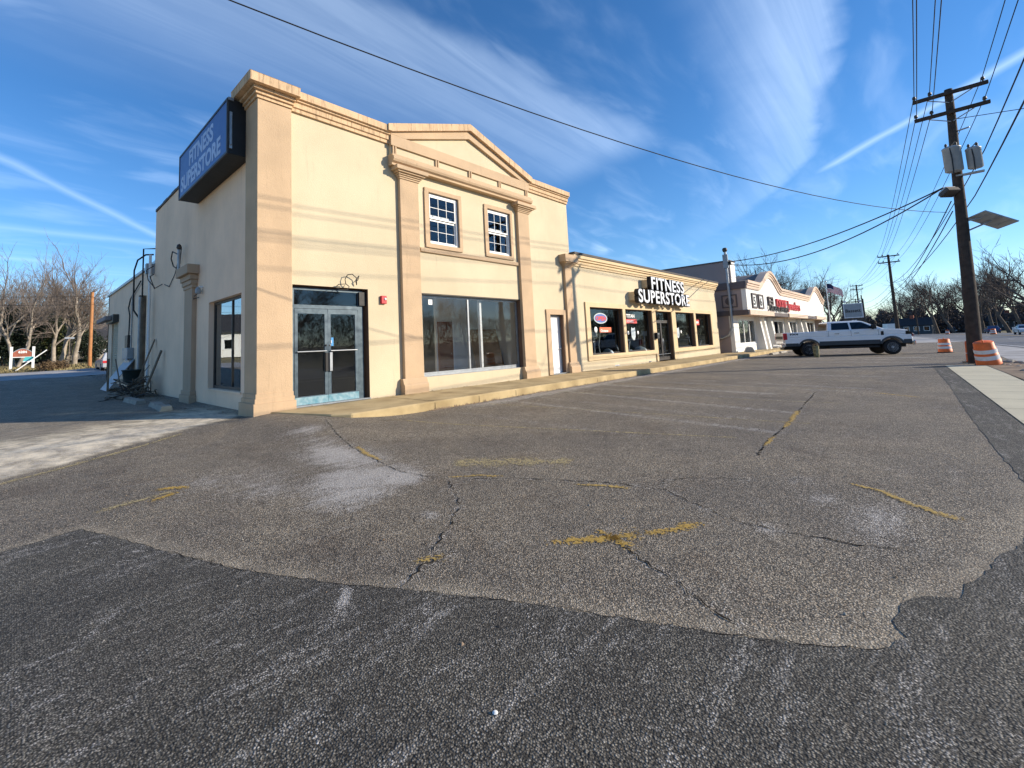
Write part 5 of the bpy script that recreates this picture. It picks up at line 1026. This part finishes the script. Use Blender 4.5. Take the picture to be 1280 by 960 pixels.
pole(75, -7.75, 10.9, 0, -.05, 'second utility pole, bare below its two crossarms, behind the white truck', True, .22, .12, yw=sd_)
pole(120, -.95, 10.8, 0, 0, 'third utility pole, with two crossarms above the grey roadside sign', True, .21, .12, yw=sd_)
pole(172, 3.6, 10.6, 0, 0, 'farthest small utility pole with crossarms, beyond the roadside sign', True, .2, .12, yw=sd_)
pole(-14, -.3, 9.6, 0, 0, 'plain utility pole at the end of the long wire over the lot', False, .17, .1, group=None)
x, y = polar(84.71, 52); pole(x, y, 6.6, 0, 0, 'orange wooden pole by the grass, left of the rear wing', False, .15, .12, group=None); bpy.context.view_layer.update()
for o in list(col.objects):
    if o.get('label', '').startswith('orange wooden pole'): o.children[0].data.materials[0] = M['woodnew']
for bd, rg, h, lb in ((-3.95, 150, 9, 'slim pale pole among the trees right of the nearest utility pole'), (.62, 170, 9.5, 'slim dark pole in front of the far houses across the street'), (4.1, 140, 9.5, 'pale slim pole beside the roadside sign')):
    x, y = polar(bd, rg); pole(x, y, h, 0, 0, lb, False, .16, .10, group=None)

def sag(a, b, s, n=14):
    a, b = Vector(a), Vector(b); return [a.lerp(b, i/n)-Vector((0, 0, s*4*(i/n)*(1-i/n))) for i in range(n+1)]
def wire(label, spans, r=.013, group='wires along the street'):
    p = []
    for a, b, s in spans: p += sag(a, b, s)[(1 if p else 0):]
    return tag(MB().tube(p, r, 5).build('overhead_wire', 'blackrub'), label, 'wire', group)
PT = [(-34, -12.95, 0), (22.15, -11.93, 10.87), (74.8, -7.80, 10.9+Z(75, -7.75)), (119.8, -.95, 10.8+Z(120, -.95)), (171.8, 3.6, 10.6+Z(172, 3.6))]
for arm, dz, an in ((0, .04, 'upper'), (1, -.74, 'lower')):
    for off, nm in ((.97, 'outermost left'), (.52, 'second left'), (-.90, 'right-hand')):
        pts = [(-34, -12.35+off, 10.9+dz)]+[(p[0], p[1]+off, p[2]+dz) for p in PT[1:]]
        wire('street wire on the %s insulator of the %s crossarms' % (nm, an), [(pts[i], pts[i+1], .75) for i in range(4)])
for (y_, z_, lb) in ((-12.62, 8.15, 'street wire passing behind the transformers, the higher of two'), (-12.2, 6.45, 'street wire passing below the transformers')):
    wire(lb, [((-34, y_-.5, z_+.5), (22.5, y_, z_), .7), ((22.5, y_, z_), (74.9, -7.85, 7.2), .9), ((74.9, -7.85, 7.2), (119.9, -1, 7.0), .9)], .018)
for (z_, lb) in ((6.35, 'communication wire leaving the floodlight towards the second pole, upper'), (5.95, 'communication wire leaving the nearest pole towards the second pole, lower')):
    wire(lb, [((22.3, -11.55, z_), (74.8, -7.7, z_-.15), .8), ((74.8, -7.7, z_-.15), (119.8, -.9, z_-.4), .9)], .02)
p = [Vector((-14+36.4*i/30, -.3-11.1*i/30, 0)) for i in range(31)]
for v in p: v.z = .004994*v.x*v.x-.1224*v.x+6.193
tag(MB().tube(p, .011, 5).build('overhead_wire', 'blackrub'), 'long lone wire sagging across the sky over the lot', 'wire')
for (s_, z1, lb) in ((.55, 6.75, 'upper service wire from the nearest pole to the pipe mast'), (1.05, 6.60, 'lower service wire from the nearest pole to the pipe mast')):
    tag(MB().tube(sag((22.3, -11.40, 6.95), (32.85, -.62, z1), s_, 20), .028, 5).build('service_wire', 'black'), lb, 'wire', 'service wires to the white store')
tag(MB().tube(sag((22.4, -12.05, 9.6), (40, -60, 9.8), .6), .014, 5).build('overhead_wire', 'blackrub'), 'thin wire crossing the street from the nearest pole', 'wire')
x, y = polar(84.71, 52)
for k, (dz, lb) in enumerate(((6.2, 'upper wire from the orange pole to the rear wing'), (5.5, 'lower wire from the orange pole to the rear wing'))):
    tag(MB().tube(sag((x, y, Z(x, y)+dz), (.2, 23.8-k*4, 5.4-k*.5), .25), .014, 4).build('service_wire', 'black'), lb, 'wire', 'wires from the orange pole')
    tag(MB().tube(sag((x, y, Z(x, y)+dz), (-30, 47, 7.5-k*.7), .4), .014, 4).build('overhead_wire', 'blackrub'), ('upper' if k == 0 else 'lower')+' wire running left from the orange pole through the trees', 'wire', 'wires from the orange pole')
# mast with pipe on the neighbour's side wall
t = wthing('service_mast', 'grey pipe mast with weatherhead curving down the mauve side wall', 'mast', (32.8, -.65, .2))
MB().tube([(32.84,-.62,7.55),(32.84,-.62,2.6),(32.84,-.60,2.0),(32.84,-.35,1.45),(32.84,.1,1.25),(32.84,.5,1.22)], .085, 10).build('pipe', 'conduit', t); MB().lathe([(.10,0),(.16,.08),(.17,.22),(.1,.3),(0,.32)], (32.84,-.62,7.5), 12).build('weatherhead', 'bronze', t); MB().box(32.72, 32.9, -.95, -.62, 6.55, 6.75).build('wire_bracket', 'black', t)
MB().box(32.70, 32.83, -.78, -.46, 6.3, 7.3).build('strap_plate', 'steelgrey', t)

# ------------------------------------------------------------------ flag, roadside sign, left sign
t = thing('flagpole', 'slim pale flagpole at the far end of the white store', 'flagpole', (68.2, -2.05, 0)); MB().tube([(0,0,0),(0,0,7.6)], [.07,.04], 8).build('pole', 'white', t); MB().lathe([(.03,0),(.07,.04),(.07,.1),(0,.14)], (0,0,7.6), 10).build('finial', 'chrome', t)
t = thing('flag', 'striped flag with dark blue canton drooping from the flagpole', 'flag', (68.2, -2.12, 6.2)); nst = 13; cl = MB(); L_, H_ = 1.45, 1.1; nx3 = 12
def FP(i, j): u = i/nx3; return (.10*math.sin(u*7), -u*L_, H_*(j/nst)*(1-.25*u)-.75*u*u+.08*math.sin(u*9))
for j in range(nst):
    for i in range(nx3):
        c_ = 2 if (i < 5 and j >= 6) else (0 if j % 2 == 0 else 1)
        cl.add([FP(i, j), FP(i+1, j), FP(i+1, j+1), FP(i, j+1)], [(0,1,2,3)], c_)
M['navy'] = mat('navy_cloth', (.02,.025,.08), .8, .1, 4); fo = cl.build('cloth', ['red', 'white', 'navy'], t)
t = thing('roadside_sign', 'tall grey roadside sign reading Bassett on a dark frame', 'sign', (80, -3.3, Z(80, -3.3))); t.rotation_euler = (0, 0, 0)
f = MB(); f.box(-.1, .1, 1.0, 1.16, 0, 5.75); f.box(-.1, .1, -1.26, -1.10, 0, 5.75); f.box(-.05, .05, -1.09, .99, 5.35, 5.45); f.build('frame', 'bronze', t)
MB().box(-.18, .18, -1.09, .99, 3.15, 5.2).build('panel', 'steelgrey', t, bevel=.03); pl = MB(); plate(pl, -1.09, .99, 3.15, 5.2, [(-.98, .88, 3.28, 5.07)], -.21, -.181, 'x'); pl.build('rim', 'refl', t); text('lettering', 'Bassett', .62, 'black', t, (-.185, .82, 3.95), (R(90), 0, R(-90)), .006, .012, .92)
MB().box(-.14, .14, -1.09, .99, 2.1, 3.05).build('lower_panel', 'bronze', t)
for k in range(2):
    for j in range(2): MB().box(-.16, -.141, -.32+.3*k, -.06+.3*k, 2.3+.32*j, 2.55+.32*j).build('notice', 'refl', t)
for yy in (.75, -.85): MB().box(-.2, .1, yy-.14, yy+.14, 5.36, 5.6).build('lamp', 'refl', t)
t = wthing('wooden_sign', 'red wooden sign numbered 6284 between two white posts on the grass', 'sign', (-3.4, 42.6, Z(-3.4, 42)))
zz = Z(-3.4, 42.4)-.05
for xx in (-4.05, -2.72): MB().box(xx-.09, xx+.09, 42.3, 42.48, zz, zz+1.95).build('post', 'white', t, bevel=.01)
M['signred'] = mat('faded_red_board', (.32,.10,.06), .8, .25, 4); ar = [(-3.95+1.14*i/14, zz+1.45+.30*math.sin(math.pi*i/14)) for i in range(15)]
MB().prism([(-3.95,zz+1.12)]+ar+[(-2.81,zz+1.12)], 'y', 42.34, 42.42).build('board', 'signred', t); MB().tube([(x_, 42.38, z_+.03) for x_, z_ in ar], .035, 6).build('arch_trim', 'steelgrey', t); MB().box(-3.95, -2.81, 42.33, 42.43, zz+1.05, zz+1.115).build('rail', 'white', t); text('number', '6284', .26, 'white', t, (-3.38, 42.325, zz+1.42), extrude=.01, bold=.012, align='CENTER')
t = wthing('teal_placard', 'teal and white placard leaning below the red wooden sign', 'sign', (-3.1, 41.6, Z(-3.1, 41.6))); z3 = Z(-3.1, 41.6)
MB().prism([(-3.35,z3+.72),(-2.78,z3+.76),(-2.70,z3+1.08),(-3.22,z3+1.06)], 'y', 41.6, 41.64).build('panel', mat('teal_panel', (.06,.42,.44), .6, .1, 4), t); MB().prism([(-3.36,z3+.62),(-2.80,z3+.66),(-2.78,z3+.752),(-3.35,z3+.712)], 'y', 41.6, 41.64).build('lower_strip', 'white', t)
for a, b_ in (((-3.6,0),(-3.15,1.05)), ((-3.3,.05),(-3.08,.9))): MB().tube([(a[0],41.65,z3+a[1]),(b_[0],41.65,z3+b_[1])], .03, 5).build('stake', 'oldwood', t)
z3 = Z(-3, 40.6); o = MB().tube([(-3.75,40.5,z3),(-1.95,40.9,z3+1.62)], .045, 6).build('fallen_post', 'white'); tag(o, 'thin white post fallen at a slant in front of the red wooden sign', 'post')
x, y = polar(86.25, 53); t = thing('street_sign', 'thin post with small sign plate on the grass right of the red wooden sign', 'sign', (x, y, Z(x, y))); MB().tube([(0,0,0),(0,0,2.6)], .03, 6).build('post', 'oldwood', t); MB().box(-.35, .35, -.02, .02, 2.5, 2.65).build('plate', 'conduit', t)
# ------------------------------------------------------------------ trees
def tree_mesh(seed, H, spread, lv=5, twr=.011, forks=1, lean=0):
    rn = random.Random(seed); trunk = MB(); crown = MB()
    def seg(mb, pts, r0, r1, n): 
        k = len(pts); mb.tube(pts, [r0+(r1-r0)*i/(k-1) for i in range(k)], n, cap=False, sm=True)
    def grow(p, d, ln, r, l):
        k = 3 if l < lv-1 else 2; pts = [p]; q = p.copy(); dd = d.copy()
        for i in range(k):
            dd = (dd+Vector((rn.gauss(0,.16), rn.gauss(0,.16), rn.gauss(.05,.12)))).normalized(); q = q+dd*ln/k; pts.append(q.copy())
        r1 = max(r*.62, twr*.6); seg(trunk if l <= 1 else crown, pts, r, r1, 8 if l == 0 else (6 if l == 1 else (4 if l == 2 else 3)))
        if l >= lv: return
        nb = (rn.randint(4, 5) if l == 0 else rn.randint(4, 5)) if l < 3 else (rn.randint(3, 4) if l == 3 else rn.randint(2, 4))
        for i in range(nb):
            t = 1.0 if i == 0 else rn.uniform(.30 if l else .5, 1.0); j = t*k; a = pts[int(min(j, k-1))]; b = pts[int(min(j, k-1))+1]; bp = a.lerp(b, j-int(min(j, k-1)))
            ax = Vector((rn.gauss(0,1), rn.gauss(0,1), rn.gauss(0,1))); ax = (ax-dd*ax.dot(dd)).normalized(); an = rn.uniform(.15,.35) if i == 0 else rn.uniform(.45, .95)*spread
            nd = (dd*math.cos(an)+ax*math.sin(an)); nd.z += .10; nd.normalize()
            grow(bp, nd, ln*rn.uniform(.55, .80)*(1.05 if i == 0 else .95), max(r1*rn.uniform(.6,.85) if i else r1*.92, twr), l+1)
    for f in range(forks):
        d0 = Vector((rn.gauss(0,.05)+lean+(.28*(f-.5)*2 if forks > 1 else 0), rn.gauss(0,.05), 1)).normalized()
        grow(Vector((.08*f, 0, -.2)), d0, H*.34, H*(.020 if forks == 1 else .015), 0)
    return trunk, crown
def tree(seed, H, spread, label, x, y, bark, twig, group, rz_=0, lv=5, forks=1, twr=.011, lean=0):
    tr, cr = tree_mesh(seed, H, spread, lv, twr, forks, lean)
    t = thing('bare_tree', label, 'tree', (x, y, Z(x, y)-.05), rz_, group); tr.build('trunk', bark, t); cr.build('crown', twig, t); return t
def put(proto, x, y, rz_, sc, label): return copy_tree(proto, None, (x, y, Z(x, y)-.05), rz_, label, None, sc)
GL = 'bare trees behind the red wooden sign'
x, y = polar(89.9, 58); tl1 = tree(11, 10.5, .95, 'bare tree with pale forked trunks right behind the red wooden sign', x, y, 'bark', 'twig', GL, 0, 5, 2)
x, y = polar(87.3, 60); tl2 = tree(12, 10.5, .9, 'bare tree with leaning tan trunk, second from the red wooden sign', x, y, 'bark', 'twig', GL, 1, 5, 1, lean=-.12)
x, y = polar(86.9, 62); tl3 = tree(13, 11.5, .85, 'bare tree with straight pale trunk midway between sign and orange pole', x, y, 'bark', 'twig', GL, 2)
x, y = polar(86.45, 63); put(tl3, x, y, 2.2, .94, 'slim bare tree just right of the straight pale trunk')
x, y = polar(85.85, 61); tl4 = tree(14, 12, 1.0, 'tallest bare tree, spreading right above the orange pole', x, y, 'bark', 'twig', GL, .6)
x, y = polar(84.3, 85); put(tl2, x, y, 3, .95, 'bare tree between the orange pole and the rear wing')
x, y = polar(91.6, 60); put(tl4, x, y, 2.6, .9, 'bare tree at the left edge of the view')
x, y = polar(88.4, 75); put(tl1, x, y, 1.5, 1.0, 'bare tree in the row behind, above the wooden sign'); x, y = polar(90.6, 80); put(tl3, x, y, .5, 1.0, 'bare tree in the row behind, farthest left')
x, y = polar(87.8, 95); put(tl4, x, y, 4.0, 1.1, 'distant bare tree behind the straight pale trunk'); x, y = polar(86.1, 100); put(tl1, x, y, 3.4, 1.15, 'distant bare tree behind the orange pole')
x, y = polar(89.3, 100); put(tl2, x, y, 5, 1.2, 'distant bare tree above the left post of the wooden sign')
for k, (bd, rg, p_, sc_, lb) in enumerate(((85.2, 80, tl1, 1.0, 'bare tree farther back, right of the orange pole'), (89.0, 84, tl4, .95, 'bare tree farther back, over the red board of the sign'), (91.2, 92, tl2, 1.2, 'far bare tree at the left edge of the row'), (87.2, 78, tl1, .95, 'bare tree farther back, over the hedge'), (88.6, 110, tl4, 1.25, 'farthest bare tree over the sign'), (86.6, 118, tl2, 1.3, 'farthest bare tree over the hedge'), (90.2, 115, tl3, 1.3, 'farthest bare tree over the dark evergreen'))):
    x, y = polar(bd, rg); put(p_, x, y, k*1.7, sc_, lb)
# bare trees over the white store roof
GB = 'bare trees above the white store roof'
x, y = polar(12.0, 95); tb1 = tree(21, 19, 1.05, 'wide bare tree above the grey tower of the white store', x, y, 'barkdark', 'twigdark', GB, 0, 5, twr=.016)
x, y = polar(10.2, 100); put(tb1, x, y, 2, .85, 'bare tree behind the first hump of the white store'); x, y = polar(8.2, 105); put(tb1, x, y, 3.7, .8, 'bare tree between the two humps of the white store')
x, y = polar(6.9, 112); put(tb1, x, y, 5, .75, 'bare tree behind the second hump by the flagpole'); x, y = polar(6.2, 135); put(tb1, x, y, 1.2, .8, 'bare tree behind the flag')
# wood across the street
GR = 'bare dark trees across the street'
protos = []
for k, (bd, rg, H, sp_, lb) in enumerate(((-.6, 172, 20, .95, 'tall bare tree leaning over the far houses, left of the nearest pole'), (-3.2, 150, 17, .9, 'tall bare tree just right of the nearest pole'), (-6.0, 92, 15, 1.0, 'big bare tree at the right edge of the view'), (1.3, 200, 17, .9, 'bare tree behind the foot of the second pole'))):
    x, y = polar(bd, rg); protos.append(tree(31+k, H, sp_, lb, x, y, 'barkdark', 'twigdark', GR, k*1.3, 5, twr=.020, lean=-.1 if k == 0 else 0))
more = [(-1.6,180,1,1.15,'bare tree second left of the nearest pole'), (-2.2,190,0,1.0,'bare tree hidden behind the nearest pole'), (-3.9,165,3,1.05,'bare tree beyond the blue car'), (-4.6,140,1,1.0,'bare tree beyond the white far pickup'), (-5.3,160,0,.9,'bare tree behind the far white pickup, farther back'),
        (.2,210,3,1.1,'bare tree standing over the dark house'), (.8,230,0,.85,'bare tree behind the slim dark pole'), (2.0,230,1,.85,'bare tree above the box truck'), (2.7,250,3,.9,'bare tree left of the second pole'), (3.4,235,2,.8,'bare tree right of the roadside sign'), (4.3,230,0,.62,'low bare tree behind the roadside sign'), (5.3,240,1,.7,'low bare tree left of the roadside sign'),
        (-2.8,230,2,1.3,'far bare tree in the gap beside the nearest pole'), (-4.2,235,3,1.3,'far bare tree above the slim pale pole'), (-5.0,210,2,1.1,'far bare tree near the right edge'), (-1.1,245,3,1.25,'far bare tree above the white house')]
for bd, rg, pi_, sc, lb in more:
    x, y = polar(bd, rg); put(protos[pi_], x, y, bd*3+rg, sc, lb)
rn = random.Random(77)                       # the same wood runs on beside the street opposite the lot; it shows in the shop glass
for k in range(26):
    x = -42+k*9+rn.uniform(-2.5, 2.5); y = -45+rn.uniform(-6, 5)-.02*max(0, x); o = put(protos[k % 4], x, y, rn.uniform(0, 6), rn.uniform(.6, .85), 'bare tree of the wood opposite the lot, seen only mirrored in the shop windows')
    o['group'] = 'trees mirrored in the shop windows'

# ------------------------------------------------------------------ evergreens and hedges
def bush_mesh(seed, rx, ry, h, n, size):
    rn = random.Random(seed); lf = MB(); st = MB()
    lobes = [(rn.uniform(-.6,.6)*rx, rn.uniform(-.6,.6)*ry, rn.uniform(.25,.75)*h, rn.uniform(.35,.6)) for _ in range(9)]
    for i in range(n):
        lx, ly, lz, lr = lobes[rn.randrange(9)]; d = Vector((rn.gauss(0,1), rn.gauss(0,1), rn.gauss(0,1))).normalized(); rr = rn.random()**.4
        c = Vector((lx+d.x*rx*lr*rr, ly+d.y*ry*lr*rr, max(.1, lz+d.z*h*.33*rr))); a = Vector((rn.gauss(0,1), rn.gauss(0,1), rn.gauss(.4,1))).normalized()*size*rn.uniform(.6,1.5); b = a.cross(Vector((rn.gauss(0,1), rn.gauss(0,1), 1))).normalized()*size*rn.uniform(.3,.6)
        lf.add([c-b, c+a*.5-b*.4, c+a, c+b], [(0,1,2,3)])
    for k in range(6): a = k*1.05; st.tube([(.1*math.cos(a), .1*math.sin(a), -.1), (rx*.25*math.cos(a), ry*.25*math.sin(a), h*.35), (rx*.45*math.cos(a), ry*.45*math.sin(a), h*.68)], [.06,.04,.015], 5)
    return lf, st
def bush(seed, x, y, rx, ry, h, n, size, m_, name, label, cat, group=None):
    lf, st = bush_mesh(seed, rx, ry, h, n, size); t = thing(name, label, cat, (x, y, Z(x, y)), 0, group); lf.build('foliage', m_, t); st.build('stem', 'barkdark', t); return t
GE = 'evergreens behind the red wooden sign'
x, y = polar(88.0, 66); e1 = bush(51, x, y, 2.6, 2.2, 4.6, 5200, .20, 'ever', 'evergreen_bush', 'large olive evergreen bush right behind the wooden sign', 'bush', GE)
x, y = polar(85.6, 70); put(e1, x, y, 1.5, 1.15, 'olive evergreen bush behind the orange pole')
x, y = polar(90.6, 65); e2 = bush(52, x, y, 3.0, 2.4, 5.2, 5200, .20, 'everdark', 'evergreen_bush', 'dark evergreen bush at the left edge behind the wooden sign', 'bush', GE)
x, y = polar(89.2, 70); put(e2, x, y, 2, 1.1, 'dark evergreen bush behind the forked tree'); x, y = polar(86.8, 68); put(e2, x, y, 3.3, 1.1, 'dark evergreen bush behind the straight pale trunk'); x, y = polar(84.1, 63); put(e2, x, y, 4, .7, 'small dark evergreen by the driveway beside the rear wing'); x, y = polar(87.6, 74); put(e2, x, y, 5.5, 1.25, 'dark evergreen bush farther back in the middle of the trees'); x, y = polar(91.4, 66); put(e2, x, y, 6, 1.2, 'dark evergreen bush farther back at the left edge')
for k, (bd, rg, lb) in enumerate(((88.1, 49.5, 'brown clipped hedge nearest the red wooden sign'), (87.35, 49.8, 'brown clipped hedge in the middle of the row'), (86.6, 50.2, 'brown clipped hedge nearest the thin sign post'))):
    x, y = polar(bd, rg)
    if k == 0: h1 = bush(53, x, y, .85, .6, .85, 1500, .09, 'hedge', 'hedge', lb, 'hedge', 'brown hedges on the grass')
    else: put(h1, x, y, k, 1.0, lb)
# dark undergrowth across the street: one mass
rn = random.Random(8); ug = MB()
for i in range(24000):
    bd = rn.uniform(-6.6, 6.0); rg = rn.uniform(185, 260); x, y = polar(bd, rg); h = 6.5*rn.random()**.8*(1+.22*math.sin(bd*3)+.12*math.sin(bd*7)); z = Z(x, y)+h; s_ = rn.uniform(.3, .8)
    a = Vector((rn.gauss(0,1), rn.gauss(0,1), rn.gauss(0,1.4))).normalized()*s_; b = a.cross(Vector((rn.gauss(0,1), rn.gauss(0,1), 1))).normalized()*s_*.35; c = Vector((x, y, z)); ug.add([c-a, c-b, c+a, c+b], [(0,1,2,3)])
struct(ug.build('undergrowth', 'twigdark'), 'stuff')
for i in range(1):
    lg = MB(); rn = random.Random(15)
    for k in range(26000):
        x = rn.uniform(-60, 240); y = rn.uniform(-66, -48); s_ = rn.uniform(.5, 1.1); c = Vector((x, y, Z(x, y)+5.5*rn.random()**.8)); a = Vector((rn.gauss(0,1), rn.gauss(0,1), rn.gauss(0,1.4))).normalized()*s_; b = a.cross(Vector((rn.gauss(0,1), rn.gauss(0,1), 1))).normalized()*s_*.07; lg.add([c-a, c-b, c+a, c+b], [(0,1,2,3)])
    struct(lg.build('undergrowth_opposite', 'twigdark'), 'stuff')
# grass tufts and leaf litter on the left verge
gt = MB(); rn = random.Random(19)
for i in range(2600):
    x = rn.uniform(-8, 2.5); y = rn.uniform(39, 47); z = Z(x, y)-.03; h = rn.uniform(.05,.22); a = rn.uniform(0, 6.28); l = rn.uniform(.03,.12); gt.add([(x-l*math.cos(a), y-l*math.sin(a), z), (x+l*math.cos(a), y+l*math.sin(a), z), (x+rn.uniform(-.1,.1), y, z+h)], [(0,1,2)])
struct(gt.build('verge_grass', 'grass'), 'stuff')
poly_sheet('lane_edge', [(-30,27.6),(-16,28.2),(6,29),(14,30),(14,38),(3,38.6),(-6,36.8),(-30,33)], .016, 'gravel', 2.0)
# ------------------------------------------------------------------ far houses
def house(x, y, rz_, L_, D_, H_, rh, wallm, label, chim=True):
    t = thing('house', label, 'house', (x, y, Z(x, y)), rz_, 'houses beyond the lot')
    MB().prism([(-D_/2,0),(D_/2,0),(D_/2,H_),(0,H_+rh),(-D_/2,H_)], 'x', -L_/2, L_/2).build('wall', wallm, t)
    r = MB()
    for s in (-1, 1): r.prism([(s*(D_/2+.4),H_-.12),(0,H_+rh+.1),(0,H_+rh+.28),(s*(D_/2+.4),H_+.06)], 'x', -L_/2-.4, L_/2+.4)
    ro = r.build('roof', 'darkroof', t)
    if chim: MB().box(-.4, .4, -.4, .4, H_+rh*.6, H_+rh+1.0).build('chimney', 'signred', ro)
    for s in (-1, 1):
        for k in range(4):
            xx = -L_/2+L_*(k+.5)/4; f = MB(); plate(f, xx-.6, xx+.6, .9, 2.2, [(xx-.5, xx+.5, 1.0, 2.1)], s*(D_/2+.001), s*(D_/2+.07)); fo = f.build('window', 'white', t); bx(xx-.5, xx+.5, s*(D_/2+.002), s*(D_/2+.03), 1.0, 2.1).build('pane', 'carglass', fo)
    MB().box(-L_/2+L_*.5-.45, -L_/2+L_*.5+.45, -D_/2-.05, -D_/2-.002, 0, 2.1).build('door', 'white', t); return t
M['darkroof'] = mat('dark_house_roof', (.035,.035,.04), .9, .2, 3); M['bluewall'] = mat('slate_blue_siding', (.06,.075,.09), .85, .1, 2); M['greywall'] = mat('grey_siding', (.13,.125,.12), .85, .1, 2)
x, y = polar(.9, 183); house(x, y, sd_+R(80), 8, 6, 2.5, 1.9, 'bluewall', 'slate blue house across the street behind the second pole')
x, y = polar(-1.0, 200); house(x, y, sd_+R(95), 8, 6, 2.5, 1.7, 'greywall', 'grey house across the street behind the dark SUV')
x, y = polar(-4.6, 190); house(x, y, sd_+R(90), 8, 6, 2.5, 1.8, 'bluewall', 'dark house across the street behind the far white pickup')
x, y = polar(85.75, 72); house(x, y, R(20), 9, 7, 2.4, 1.8, 'greywall', 'low grey house behind the orange pole', False)
x, y = polar(105, 62); house(x, y, R(30), 12, 8, 3.0, 2.2, 'stuccowhite', 'white house off to the left, mirrored in the side window')
